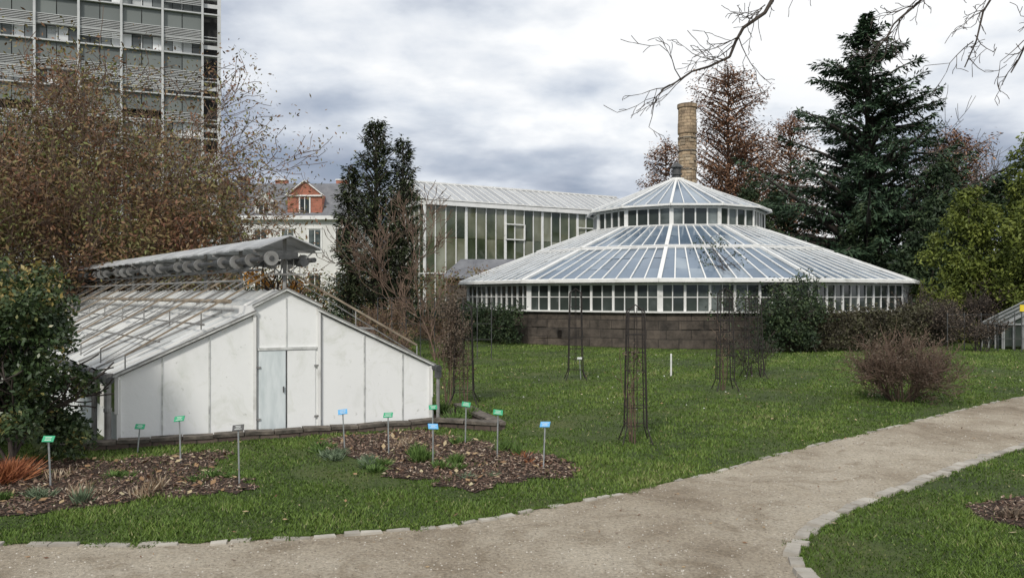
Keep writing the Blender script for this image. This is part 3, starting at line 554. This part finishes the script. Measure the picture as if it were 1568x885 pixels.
for x,y,H,rm,n_,pw in ((14.6,52,16.8,2.9,11,.22),(19.9,55,14.3,2.3,8,.25),(11.0,55,12.4,1.9,7,.25),(16.8,54,12.5,2.2,8,.25),(26.5,46,11.2,2.3,8,.25)):
    conifer('bald_cypress_tree',(x,y,0),H,rm,3.0,26,n_,RUSTL,.21,.15,.5,.8,pw,thin=1.8,bark=BARKR,lasp=.45,tk=.8)
bare_tree('bare_ash_tree',(26.5,43,0),1,4.3,.22,5,dict(prmT,rmin=.014,pk=.35),BARK); bare_tree('bare_ash_tree',(23.5,47,0),1,4.3,.22,5,dict(prmT,rmin=.014,pk=.35),BARKR,RUSTL,3000,.2,.4)
def evergreen(name,x,y,H,Rr,mat,n,size,z0=.0,nb=26,droop=.3):
    rt=root(name,(x,y,0)); cs=[];rs=[]
    for i in range(nb):
        z=z0+(H-z0)*((i+.5)/nb); f=(z-z0)/(H-z0); rad=Rr*(1-f**1.8)**.6*R.uniform(.35,.9); a=R.uniform(0,6.283)
        cs.append((x+rad*math.cos(a),y+rad*math.sin(a),z)); q=Rr*R.uniform(.22,.42)*(1-.45*f); rs.append((q,q,q*.8))
        a+=2.3; cs.append((x+rad*math.cos(a),y+rad*math.sin(a),z+R.uniform(-.2,.2))); rs.append((q*.9,q*.9,q*.7))
    cs.append((x,y,H*.45)); rs.append((Rr*.5,Rr*.5,H*.42))
    leafmass('foliage',cs,rs,n,size,mat,rt,asp=.4,droop=droop); tubes('trunk',[(x,y,0,x,y,H*.9,.02*H,.02)],BARK,rt,7)
for x,y,H,q in ((14.3,41.5,7.0,2.3),(16.6,36,6.0,2.2),(19.6,35,7.6,2.7),(22.4,35,7.0,2.6),(25.5,38,8.2,2.8),(14.2,46,8.0,2.4),(18.0,33,5.6,2.0)): evergreen('yew_tree',x,y,H,q,YEW,15000,.20)
for x,y,H,q in ((16.0,27,5.3,1.7),(17.3,25.5,6.9,1.9),(19.8,27,7.2,1.9)): evergreen('golden_cypress_tree',x,y,H,q,YEL,20000,.15)
cs=[];rs=[]
for i in range(90):
    x=-75+i*1.9; cs.append((x,82+R.uniform(-4,4),R.uniform(1.5,3.2))); rs.append((2.2,2.2,R.uniform(1.6,2.6)))
leafmass('distant_trees',cs,rs,30000,.55,BRN)
cs=[];rs=[]
for i in range(20): x=-9.5+i*.38; cs.append((x,28+R.uniform(-.4,.4),R.uniform(.3,1.0))); rs.append((.5,.5,.6))
leafmass('garden_hedge',cs,rs,9000,.12,YEW)
cs=[];rs=[]
for i in range(50): x=-18+i*.36; cs.append((x,30+R.uniform(-.6,.6),R.uniform(.3,2.3))); rs.append((.7,.7,.7))
leafmass('garden_hedge',cs,rs,16000,.12,OLIVE)
cs=[];rs=[]
for i in range(40): x=-26+i*.6; cs.append((x,46+R.uniform(-1,1),R.uniform(.6,3.0))); rs.append((1.2,1.2,1.1))
leafmass('garden_hedge',cs,rs,14000,.22,YEW)
def archedge(name,t0,t1,r,h,mat,n,size):
    cs=[];rs=[]; k=int(abs(t1-t0)/1.6)
    for i in range(k):
        th=t0+(t1-t0)*i/k
        for z in (.25,.6,.9):
            p=rp(th+R.uniform(-.5,.5),r+R.uniform(-.12,.12),z*h/1.15*R.uniform(.9,1.1)); cs.append(tuple(p)); rs.append((.34,.34,.27))
    leafmass(name,cs,rs,n,size,mat)
archedge('evergreen_hedge',-66,-31,9.4,1.35,YEW,11000,.10); archedge('brown_hedge',17,80,9.7,1.3,leafM('hedge_mixed',[(0,(.02,.02,.012)),(.5,(.06,.052,.032)),(1,(.11,.12,.055))]),28000,.09)
rt=root('climbing_rose',tuple(rp(14,10,0))); segs=[];tips=[]
for i in range(12):
    p=rp(16+R.uniform(-4,7),9.9+R.uniform(-.5,.3),0); grow(segs,tips,p,Vector((R.uniform(-.25,.1),R.uniform(0,.25),1)).normalized(),R.uniform(1.0,1.6),.018,0,3,dict(curve=.22,up=.0,rmin=.006,kids=1,spread=.8,ratio=.55,first=1,pk=.8))
for i in range(5): grow(segs,tips,rp(9+R.uniform(0,5),8.4,2.35),(rp(1,5,3.7)-rp(8,8.8,2.2)+Vector((R.uniform(-.4,.4),0,.2))).normalized(),2.6,.016,0,2,dict(curve=.1,up=-.01,rmin=.007,kids=1,spread=.9,ratio=.25,first=0,pk=.9))
tubes('stems',segs,TWIGD,rt,3); T=np.array(tips); i=NR.integers(0,len(T),2600); P=T[i,:3]+NR.normal(0,.12,(2600,3)); V,F=rhomb(P,rdir(2600),.09,.05); mk('leaves',V,F,YEW,rt,tint=NR.random(2600))
cs=[tuple(rp(18+R.uniform(-4,5),10+R.uniform(-.3,.3),R.uniform(.3,2.1))) for _ in range(20)]; leafmass('bush_leaves',cs,[(.42,.42,.36)]*20,6500,.09,YEW,rt)
def bush(name,x,y,H,W,mat,n,size,nb=16,z0=.2):
    rt=root(name,(x,y,0)); cs=[];rs=[]
    for i in range(nb):
        z=z0+(H*.92-z0)*(i+.5)/nb; a=R.uniform(0,6.28); rad=W*R.uniform(.2,.75)*(1-.35*(z/H)**2); cs.append((x+rad*math.cos(a),y+rad*math.sin(a),z)); q=W*R.uniform(.22,.40); rs.append((q,q,q*.8))
    leafmass('foliage',cs,rs,n,size,mat,rt,asp=.5,topy=.6)
    segs=[];tips=[]
    for i in range(6): grow(segs,tips,Vector((x,y,0)),Vector((R.uniform(-.35,.35),R.uniform(-.35,.35),1)).normalized(),H*.3,.02,0,3,dict(prmB))
    tubes('branches',segs,TWIGD,rt,5); return rt
bush('camellia_bush',-4.68,7.2,1.92,.80,CAM,22000,.055,30); bush('camellia_bush',-5.9,8.2,2.1,1.0,CAM,16000,.06,26)
bare_tree('bare_lawn_shrub',(6.0,11.9,0),34,.44,.012,4,dict(curve=.12,up=.04,rmin=.0035,kids=1,spread=.5,ratio=.72,first=0,pk=.8),BARKR,BRN,7500,.034,.05,.8)
bare_tree('bare_lawn_shrub',(4.9,15.5,0),8,.36,.012,4,dict(prmB,rmin=.004,pk=.7),TWIGD,YEW,800,.05,.08,.4)
for x,y,h in ((13.2,24,1.3),(14.5,26,1.6),(13.4,22,.9),(17.5,26.6,1.9),(18.6,25,1.8),(12.8,25.5,1.6),(11.8,27,1.3),(15.8,26,1.8)): bare_tree('bare_shrub',(x,y,0),8,h*.45,.02,4,dict(prmB,spread=.5),TWIGD,BRN,1800,.05,.1,.45)
def smallgh():
    x0,x1,y0,y1=14.6,17.4,22.9,23.9; rt=root('small_greenhouse',(x0,y0,0)); wh=MB();gl=MB(); xm=(x0+x1)/2; he=.75;hr=1.45
    gl.quad((x0,y0,.1),(x1,y0,.1),(x1,y0,he),(xm,y0,hr),(x0,y0,he)); gl.quad((x0,y0,.1),(x0,y1,.1),(x0,y1,he),(x0,y0,he)); gl.quad((x0,y0,he),(xm,y0,hr),(xm,y1,hr),(x0,y1,he)); gl.quad((x1,y0,he),(xm,y0,hr),(xm,y1,hr),(x1,y1,he))
    for i in range(11):
        x=x0+(x1-x0)*i/10; t=he+(hr-he)*(1-abs(x-xm)/(xm-x0)); wh.beam((x,y0-.03,0),(x,y0-.03,t),.035,.035)
    for i in range(4):
        y=y0+(y1-y0)*i/3; wh.beam((x0-.03,y,0),(x0-.03,y,he),.035,.035); wh.beam((x0,y,he+.03),(xm,y,hr+.03),.03,.03)
    wh.beam((x0,y0-.06,he),(xm,y0-.06,hr),.06,.05);wh.beam((xm,y0-.06,hr),(x1,y0-.06,he),.06,.05);wh.beam((x0,y0-.06,he),(x1,y0-.06,he),.05,.04);wh.beam((x0-.03,y0,he),(x0-.03,y1,he),.06,.05)
    wh.mesh('frame',M('aluminium',[(.3,(.22,.23,.23)),(.7,(.34,.35,.35))],rough=.5),rt);gl.mesh('glazing',GLASSD,rt)
smallgh()
rt=root('yellow_sign',(14.55,22.0,0)); s=MB(); s.tube((14.55,22.0,0),(14.55,22.0,1.35),.015,n=6); s.mesh('post',DARKM,rt); s=MB(); s.box(14.48,14.62,21.96,21.98,1.15,1.34); s.mesh('plate',M('yellow_paint',[(.3,(.70,.52,.03)),(.7,(.8,.6,.05))],rough=.4),rt)
rt=root('overhanging_tree',(7.6,5.4,0)); segs=[];tips=[]
def poly(pts,r0,r1):
    n=len(pts)
    for i in range(n-1):
        a=Vector(pts[i]);c=Vector(pts[i+1]); ra=r0+(r1-r0)*i/(n-1);rb=r0+(r1-r0)*(i+1)/(n-1); m=a.lerp(c,.5)+Vector((R.gauss(0,.02),R.gauss(0,.02),R.gauss(0,.02)))
        segs.append((*a,*m,ra,(ra+rb)/2)); segs.append((*m,*c,(ra+rb)/2,rb))
def twigs(pts,r,L,bias,den=3,mx=2):
    for i in range(len(pts)-1):
        a=Vector(pts[i]);c=Vector(pts[i+1])
        for k in range(den):
            p=a.lerp(c,R.random()); d=((c-a).normalized()*.8+Vector(bias)*.5+Vector((R.gauss(0,.5),R.gauss(0,.5),R.gauss(0,.5)))).normalized()
            grow(segs,tips,p,d,L*R.uniform(.4,1.2),r,0,mx,dict(curve=.2,up=-.02,rmin=.0024,kids=1,spread=.65,ratio=.55,first=0,pk=.6))
poly([(7.6,5.4,0),(7.5,5.4,1.8),(7.3,5.5,3.6)],.28,.2); poly([(7.3,5.5,3.6),(6.3,5.8,5.0),(5.0,6,5.5),(3.6,6,5.1)],.15,.04)
b1=[(3.6,6,5.1),(2.7,6,4.5),(2.05,6,3.98),(1.8,6,3.72),(1.70,6.02,3.5),(1.4,6,3.38),(1.15,5.95,3.22)]
b2=[(5.0,6,5.5),(4.2,6.1,4.7),(3.35,6.1,4.1),(3.1,6.15,3.85),(2.95,6.1,3.65)]
b3=[(6.3,5.8,5.0),(5.0,6.2,4.8),(4.1,6.3,4.35),(3.85,6.3,3.95),(3.7,6.3,3.5)]
b4=[(6.3,5.8,5.0),(5.2,6.0,4.5),(4.4,6.1,4.1),(4.1,6.1,3.7),(3.95,6.1,3.4)]
for q,r0,d in ((b1,.022,4),(b2,.020,4),(b3,.018,4),(b4,.018,3)): poly(q,r0,.005); twigs(q,.0048,.34,(-.6,0,-.2),d,2)
tubes('limbs_and_twigs',segs,TWIGD,rt,5)
# ---------------------------------------------------------------- obelisks, labels
def obelisk(x,y,H,w,name='iron_obelisk',k_=1.0):
    rt=root(name,(x,y,0)); m=MB(); r=w/2
    cr=[(1,1),(1,-1),(-1,-1),(-1,1)]
    def c(i,z,rr=None):
        f=1-.25*z/H; flare=1+max(0,.18-z)*2.5; q=r*f*flare if rr is None else rr; return Vector((x+cr[i%4][0]*q,y+cr[i%4][1]*q,z))
    for i in range(4):
        zs=[0,.09,.18,H*.5,H*.97]
        for a,b_ in zip(zs[:-1],zs[1:]): m.tube(c(i,a),c(i,b_),.008*k_,n=6)
        for z in np.arange(.2,H,.2): m.tube(c(i,z),c(i+1,z),.0045*k_,n=5)
        mid0=(c(i,.15)+c(i+1,.15))/2; mid1=(c(i,H)+c(i+1,H))/2; m.tube(mid0,mid1,.0045*k_,n=5)
        m.tube(c(i,H*.97),Vector((x,y,H*1.02)),.006*k_,n=5)
    m.mesh('bars',IRON,rt)
    return rt
o=obelisk(1.37,8.55,1.5,.23,k_=.9); obelisk(1.22,14.8,1.72,.28,k_=1.15); o2=obelisk(3.65,13.2,1.72,.26,k_=1.15); obelisk(4.7,15.0,1.6,.3,k_=1.1); o4=obelisk(-.72,11.5,1.5,.3,k_=1.1)
def climber(par,x,y,H,w,n,mat,dens):
    segs=[];tips=[]
    for i in range(n):
        p=Vector((x+R.uniform(-w,w),y+R.uniform(-w,w),0)); d=Vector((R.uniform(-.1,.1),R.uniform(-.1,.1),1)).normalized(); grow(segs,tips,p,d,H*R.uniform(.5,.95),.007,0,2,dict(curve=.07,up=.05,rmin=.003,kids=1,spread=.8,ratio=.16,first=0,pk=.9))
    tubes('climbing_stems',segs,BARKR,par,4)
    if dens:
        cs=[(x+R.uniform(-w,w),y+R.uniform(-w,w),R.uniform(H*.35,H)) for _ in range(9)]; leafmass('dry_leaves',cs,[(w*.9,w*.9,w*1.1)]*9,dens,.035,mat,par)
climber(o,1.37,8.55,1.2,.08,7,BRN,250); climber(o4,-.82,11.5,1.5,.2,14,BRN,5500); climber(o2,3.65,13.2,1.2,.08,5,BRN,150)
gcol=M('label_green',[(.3,(.02,.30,.14)),(.7,(.03,.36,.18))],scale=3,rough=.35); bcol=M('label_blue',[(.3,(.10,.36,.66)),(.7,(.13,.42,.74))],scale=3,rough=.35); kcol=M('label_grey',[(.3,(.05,.05,.05)),(.7,(.08,.08,.08))],rough=.4)
txt=M('label_text',[(.3,(.65,.68,.65)),(.7,(.75,.78,.75))],rough=.6); stake=M('label_stake',[(.3,(.25,.27,.27)),(.7,(.42,.44,.44))],scale=20,rough=.5,metal=.4)
for x,y,z,c in ((-3.95,6.6,.43,gcol),(-3.9,8.02,.29,gcol),(-3.22,7.49,.456,gcol),(-2.36,6.67,.51,kcol),(-1.76,8.11,.427,bcol),(-1.26,7.88,.43,gcol),(-.76,7.4,.40,bcol),(-.92,8.9,.36,gcol),(-.51,8.39,.47,gcol),(-.15,7.79,.475,gcol),(.297,7.29,.433,bcol),(1.33,14.9,.42,txt)):
    rt=root('plant_label',(x,y,0)); s=MB();p=MB();t=MB(); lx=R.uniform(-.03,.03); ly=R.uniform(-.02,.03); rot=R.uniform(-.35,.35)
    topv=Vector((x+lx,y+ly,z-.02)); s.tube((x,y,-.02),topv,.0075,n=6)
    ux=Vector((math.cos(rot),math.sin(rot),R.uniform(-.12,.12))); uy=Vector((-math.sin(rot)*.6,math.cos(rot)*.6,.75)); nn=ux.cross(uy).normalized(); nn=nn if nn.y<0 else -nn
    w,h=.048,.030; q=[topv-ux*w-uy*h,topv+ux*w-uy*h,topv+ux*w+uy*h,topv-ux*w+uy*h]; p.hexa([v-nn*.003 for v in q],[v+nn*.003 for v in q])
    for k in range(3):
        ww=w*R.uniform(.4,.8); yy=-.5+k*.5; a=topv+uy*h*yy+nn*.0045; t.quad(a-ux*ww-uy*.002,a+ux*ww-uy*.002,a+ux*ww+uy*.002,a-ux*ww+uy*.002)
    s.mesh('stake',stake,rt);p.mesh('plate',c,rt);t.mesh('lettering',txt,rt)
m=MB(); m.tube((3.2,15.5,0),(3.2,15.5,.42),.018,n=8); m.tube((3.2,15.5,.42),(3.2,15.5,.45),.022,.012,n=8); m.mesh('white_marker_post',WHITE)
tr=MB()
for i in range(9):
    x=-3.4+i*.36; tr.tube((x,19.5,0),(x,19.5,1.55),.012,n=5)
for z in (.5,.9,1.3,1.55): tr.tube((-3.4,19.5,z),(-.5,19.5,z),.006,n=4)
tr.mesh('wire_trellis',DARKM)
tr=MB()
for i in range(12):
    x=12.6+i*.5; y=22.3+i*.02; tr.beam((x,y,0),(x,y,1.1),.02,.02)
for z in (.35,.7,1.05): tr.tube((12.6,22.3,z),(18.4,22.52,z),.006,n=5)
tr.mesh('wire_fence',DARKM)
# ---------------------------------------------------------------- lawn grass blades
GRASSM=leafM('grass_blades',[(0,(.034,.058,.011)),(.45,(.082,.14,.022)),(.8,(.135,.20,.038)),(1,(.25,.25,.11))])
def grass(n,dmin,dmax):
    u=NR.random(n); d=dmin*(dmax/dmin)**u; X=(NR.random(n)*2-1)*(d*.76+1.2); return X,d
X,Y=grass(620000,3.6,27); keep=np.ones(len(X),bool)
keep&=~pip(X,Y,PATH)
for B_,pr in ((BED1,.06),(BED2,.10),(BED3,.08)): keep&=~(pip(X,Y,B_)&(NR.random(len(X))>pr))
ghp=[tuple(GP(-.2,0,0,.2)[:2]),tuple(GP(1.0,0,0,.2)[:2]),(-.08,9.22),(-.68,10.95),tuple(GP(1.05,0,15)[:2]),tuple(GP(-.1,0,15)[:2])]
keep&=~pip(X,Y,ghp); keep&=~(((X-CX)**2+(Y-CY)**2)<8.75**2); keep&=~((X>14.5)&(Y>22.9))
lf=np.sin(X*1.3+.7*np.sin(Y*.9))*np.sin(Y*1.1+.5*np.sin(X*1.7)); worn=(lf<-.55)&(NR.random(len(X))<.5); keep&=~worn
X=X[keep];Y=Y[keep];lf=lf[keep]; k=len(X)
lf2=np.sin(X*5.3+Y*2.1)*np.sin(Y*6.1-X*1.4)
Hh=(.019+.009*lf2+.006*lf)*NR.uniform(.5,1.4,k)*(1+.015*Y); tall=NR.random(k)<.015; Hh[tall]*=1.8
wv=.0028+.00060*Y; az=NR.uniform(0,2*np.pi,k); ln=NR.uniform(.2,1.2,k)
bx=np.cos(az)*wv;by=np.sin(az)*wv; a2=NR.uniform(0,2*np.pi,k)
V=np.stack([np.stack([X-bx,Y-by,np.full(k,-.002)],1),np.stack([X+bx,Y+by,np.full(k,-.002)],1),np.stack([X+np.cos(a2)*Hh*ln,Y+np.sin(a2)*Hh*ln,Hh],1)],1).reshape(-1,3)
T=np.clip(.45+.24*lf+.17*lf2+NR.normal(0,.15,k),0,1); T[NR.random(k)<.025]=1.0
mk('lawn_grass',V,np.arange(3*k).reshape(k,3),GRASSM,tint=T)
CHIP=leafM('mulch_chips',[(0,(.04,.025,.018)),(.5,(.14,.085,.06)),(.85,(.27,.19,.14)),(1,(.45,.38,.30))],0,.9)
def scatter(name,poly_,n,size,mat,zr,asp=.5,bbox=None,tl=(0,1),flatn=.35,excl=()):
    x0,x1,y0,y1=bbox or (min(p[0] for p in poly_),max(p[0] for p in poly_),min(p[1] for p in poly_),max(p[1] for p in poly_))
    X=NR.uniform(x0,x1,n);Y=NR.uniform(y0,y1,n)
    m=pip(X,Y,poly_) if poly_ else np.ones(n,bool)
    for e_ in excl: m&=~pip(X,Y,e_)
    X=X[m];Y=Y[m];k=len(X); P=np.stack([X,Y,NR.uniform(*zr,k)],1); D=rdir(k);D[:,2]*=.35; D/=np.linalg.norm(D,axis=1,keepdims=True)
    N=rdir(k)*flatn+np.array([[0,0,1.]]); l=size*NR.uniform(.4,1.4,k); V,F=rhomb(P,D,l,l*asp,N); return mk(name,V,F,mat,tint=NR.uniform(*tl,k))
for B_,n in ((BED1,26000),(BED2,24000),(BED3,9000)): scatter('bark_mulch',B_,n,.035,CHIP,(.008,.03),.45)
LEAF=leafM('fallen_leaf',[(0,(.12,.06,.035)),(.5,(.30,.19,.10)),(1,(.46,.40,.25))],.1,.8)
scatter('fallen_leaves',None,600,.045,LEAF,(.015,.04),.6,bbox=(-6,12,5,18),excl=(PATH,ghp)); scatter('fallen_leaves',BED2,500,.06,LEAF,(.02,.05),.6); scatter('fallen_leaves',BED1,700,.06,LEAF,(.02,.05),.6)
DAISY=leafM('daisy_petals',[(0,(.55,.55,.50)),(1,(.75,.75,.72))])
scatter('lawn_daisies',None,260,.026,DAISY,(.03,.045),.9,bbox=(-.5,11,9,21),excl=(PATH,ghp,BED2))
edge=[(x,y) for x,y in EDGE_L]+[(x+.3,y-.33) for x,y in reversed(EDGE_L)]
scatter('fallen_leaves',edge,5000,.02,LEAF,(.005,.012),.6,tl=(0,.6))
scatter('path_litter',PATH,900,.028,LEAF,(.006,.014),.5,bbox=(-5,9,3.4,12),tl=(0,.7))
def fringe(line,sgn,n,name):
    Pp=np.array(line); i=NR.integers(0,len(Pp)-1,n); t=NR.random(n)[:,None]; a=Pp[i]+(Pp[i+1]-Pp[i])*t; d=Pp[i+1]-Pp[i]; d/=np.linalg.norm(d,axis=1,keepdims=True); nn=np.stack([d[:,1],-d[:,0]],1)*sgn
    clump=(np.sin(a[:,0]*7)+np.sin(a[:,1]*9+1)+np.sin(a[:,0]*19+a[:,1]*13))*.5
    off=np.abs(NR.normal(0,.04,n))*np.clip(.22+clump,0,2); a=a+nn*off[:,None]; m=(np.abs(a[:,0])<10); a=a[m];k=len(a)
    P=np.stack([a[:,0],a[:,1],np.full(k,.003)],1); D=rdir(k); D[:,2]=np.abs(D[:,2])+.4; D/=np.linalg.norm(D,axis=1,keepdims=True); V,F=rhomb(P,D,NR.uniform(.012,.032,k),.006); mk(name,V,F,GRASSM,tint=NR.uniform(.1,.8,k))
fringe(EDGE_L,1,17000,'edge_grass'); fringe(EDGE_R,1,8000,'edge_grass.001')
PEB=leafM('pebbles',[(0,(.14,.12,.095)),(.5,(.36,.31,.25)),(1,(.58,.55,.49))],0,.9)
k=42000; u=NR.random(k); Yp=3.2*(12/3.2)**u; Xp=NR.uniform(-.75,.75,k)*Yp; m=pip(Xp,Yp,PATH); Xp=Xp[m];Yp=Yp[m];k=len(Xp)
s=(.0012+.006*NR.random(k)**2.5)*(.6+.1*Yp); c=np.array([[1,0,0],[0,1,0],[-1,0,0],[0,-1,0],[0,0,.8]],float); an=NR.uniform(0,6.28,k)
rot=np.stack([np.stack([np.cos(an),-np.sin(an)],1),np.stack([np.sin(an),np.cos(an)],1)],1)
xy=np.einsum('kij,vj->kvi',rot,c[:,:2]); V=np.concatenate([xy*s[:,None,None],np.broadcast_to(c[None,:,2:],(k,5,1))*s[:,None,None]],2)+np.stack([Xp,Yp,np.full(k,.004)],1)[:,None]
F=(np.arange(k)[:,None,None]*5+np.array([[0,1,4],[1,2,4],[2,3,4],[3,0,4]])[None]).reshape(-1,3)
mk('path_pebbles',V.reshape(-1,3),F,PEB,tint=np.repeat(NR.random(k),4))
# ---------------------------------------------------------------- bed plants
def tuft(name,x,y,n,h,spread,mat,w=.008,t=(0,1),z=0):
    az=NR.uniform(0,6.283,n); ln=NR.uniform(.1,1,n)*spread; hh=h*NR.uniform(.4,1.1,n)
    P=np.stack([x+NR.normal(0,spread*.25,n),y+NR.normal(0,spread*.25,n),np.full(n,z)],1); D=np.stack([np.cos(az)*ln,np.sin(az)*ln,hh],1); L=np.linalg.norm(D,axis=1); D/=L[:,None]
    V,F=rhomb(P,D,L,w); return mk(name,V,F,mat,tint=NR.uniform(*t,n))
STRAW=leafM('straw',[(0,(.16,.10,.06)),(.5,(.32,.24,.16)),(1,(.52,.44,.33))]); ORG=leafM('orange_grass',[(0,(.20,.06,.03)),(1,(.42,.17,.07))])
GRY=leafM('greygreen',[(0,(.06,.09,.05)),(1,(.20,.26,.16))]); GRN=leafM('fresh_green',[(0,(.04,.08,.018)),(1,(.13,.21,.05))])
tuft('orange_sedge',-4.45,6.75,900,.2,.28,ORG); tuft('orange_sedge',-4.8,6.5,600,.15,.25,ORG)
for x,y,h,mt,n in ((-3.35,6.15,.18,STRAW,50),(-2.95,6.45,.18,STRAW,60),(-3.1,6.3,.12,STRAW,40),(-3.7,6.2,.13,GRY,160),(-4.2,6.15,.10,GRN,200),(-2.75,6.9,.08,GRN,260),(-3.5,6.9,.07,GRN,100),(-4.0,6.9,.12,STRAW,30),(-1.75,7.85,.11,GRY,240),(-1.5,7.6,.13,GRY,320),(-1.35,7.35,.08,GRN,300),(-.85,7.55,.14,GRN,420),(-.6,7.3,.10,GRN,320),(-1.0,7.9,.13,GRN,200),(-.2,7.9,.14,GRN,160),(.1,7.5,.08,ORG,30),(-.3,6.9,.06,GRY,120),(-1.1,8.3,.14,STRAW,40),(-2.0,8.25,.08,GRN,160),(-.6,8.5,.10,GRN,200),(3.7,5.7,.08,BRN,120)):
    for q in range(3): tuft('bed_plant',x+R.gauss(0,.1),y+R.gauss(0,.1),n//2,h*R.uniform(.6,1.1),.11,mt,.010)
for x,y in ((-.72,9.7),(-.6,10.2),(-1.0,10.6)): tuft('fern_in_pit',x,y,200,.18,.2,GRN,.015)
rt=root('orange_berry_shrub',(-3.0,10.4,0)); BERRY=leafM('berry',[(0,(.35,.14,.02)),(1,(.62,.30,.04))])
leafmass('orange_leaves',[tuple(GP(.46,1.86,.7)),tuple(GP(.62,1.75,.9)),tuple(GP(.54,1.8,1.0))],[(.16,.12,.10)]*3,420,.05,BERRY,rt); segs=[];tips=[]
for i in range(5): grow(segs,tips,GP(.55+.02*i,1.3,.9),Vector((0,0,1)),.35,.01,0,2,prmB)
tubes('stems',segs,TWIGD,rt,3)
# ---------------------------------------------------------------- camera / light / sky
cam=bpy.data.cameras.new('camera'); co=link(bpy.data.objects.new('camera',cam)); co.location=(0,0,1.65); co.rotation_euler=(math.radians(90),0,0)
cam.sensor_width=36; cam.lens=36*1180/1568; cam.shift_y=.0048; cam.clip_end=2000; cam.clip_start=.05; scene.camera=co
sun=bpy.data.lights.new('sun','SUN'); sun.energy=2.4; sun.angle=math.radians(9); sun.color=(1,.95,.87); so=link(bpy.data.objects.new('sun',sun))
az=math.radians(200); el=math.radians(38)
sd=Vector((math.sin(az)*math.cos(el),math.cos(az)*math.cos(el),math.sin(el))); so.rotation_euler=sd.to_track_quat('Z','Y').to_euler(); so.location=(0,0,30)
w=bpy.data.worlds.new('World'); scene.world=w; w.use_nodes=True; t=w.node_tree; L=t.links; bg=t.nodes['Background']; out=t.nodes['World Output']
sky=t.nodes.new('ShaderNodeTexSky'); sky.sky_type='NISHITA'; sky.sun_disc=False; sky.sun_elevation=el; sky.sun_rotation=az; L.new(sky.outputs[0],bg.inputs[0]); bg.inputs[1].default_value=.10
tc=t.nodes.new('ShaderNodeTexCoord'); sp=t.nodes.new('ShaderNodeSeparateXYZ'); L.new(tc.outputs['Generated'],sp.inputs[0])
def mth(op,a,b_=None,clamp=False):
    n=t.nodes.new('ShaderNodeMath'); n.operation=op; n.use_clamp=clamp
    for i,v in enumerate((a,b_)):
        if v is None: continue
        if isinstance(v,(int,float)): n.inputs[i].default_value=v
        else: L.new(v,n.inputs[i])
    return n.outputs[0]
z=mth('MAXIMUM',sp.outputs[2],0.0); den=mth('ADD',z,.22); cx=mth('DIVIDE',sp.outputs[0],den); cy=mth('DIVIDE',sp.outputs[1],den)
cb=t.nodes.new('ShaderNodeCombineXYZ'); L.new(cx,cb.inputs[0]); L.new(cy,cb.inputs[1]); cb.inputs[2].default_value=3.1
def noise(s,d,off,rg=.5):
    mp=t.nodes.new('ShaderNodeMapping'); mp.inputs['Location'].default_value=off; L.new(cb.outputs[0],mp.inputs[0])
    n=t.nodes.new('ShaderNodeTexNoise'); n.inputs['Scale'].default_value=s; n.inputs['Detail'].default_value=d; n.inputs['Roughness'].default_value=rg; L.new(mp.outputs[0],n.inputs['Vector']); n.inputs['Distortion'].default_value=.15; return n.outputs['Fac']
n1=noise(.9,7,(6.4,2.9,0),.5); n2=noise(2.6,7,(0,5,0),.52)
v=mth('ADD',mth('MULTIPLY',n1,.72),mth('MULTIPLY',n2,.28)); v=mth('ADD',mth('MULTIPLY',mth('SUBTRACT',v,.5),2.6),.52)
v=mth('ADD',v,mth('MINIMUM',mth('MULTIPLY',mth('SUBTRACT',z,.20),1.5),.20)); v=mth('ADD',v,mth('MULTIPLY',sp.outputs[0],.33),True)
r=ramp(t,[(.18,(.22,.27,.36)),(.36,(.32,.37,.47)),(.52,(.50,.55,.64)),(.65,(.74,.78,.84)),(.80,(.98,.99,1.0))]); L.new(v,r.inputs[0])
bg2=t.nodes.new('ShaderNodeBackground'); L.new(r.outputs[0],bg2.inputs[0]); bg2.inputs[1].default_value=1.05
ms=t.nodes.new('ShaderNodeMixShader'); fac=ramp(t,[(.30,(.85,.85,.85)),(.5,(.98,.98,.98))]); L.new(n2,fac.inputs[0]); L.new(fac.outputs[0],ms.inputs[0]); L.new(bg.outputs[0],ms.inputs[1]); L.new(bg2.outputs[0],ms.inputs[2]); L.new(ms.outputs[0],out.inputs[0])
scene.view_settings.view_transform='Standard'; scene.view_settings.look='None'; scene.view_settings.exposure=0
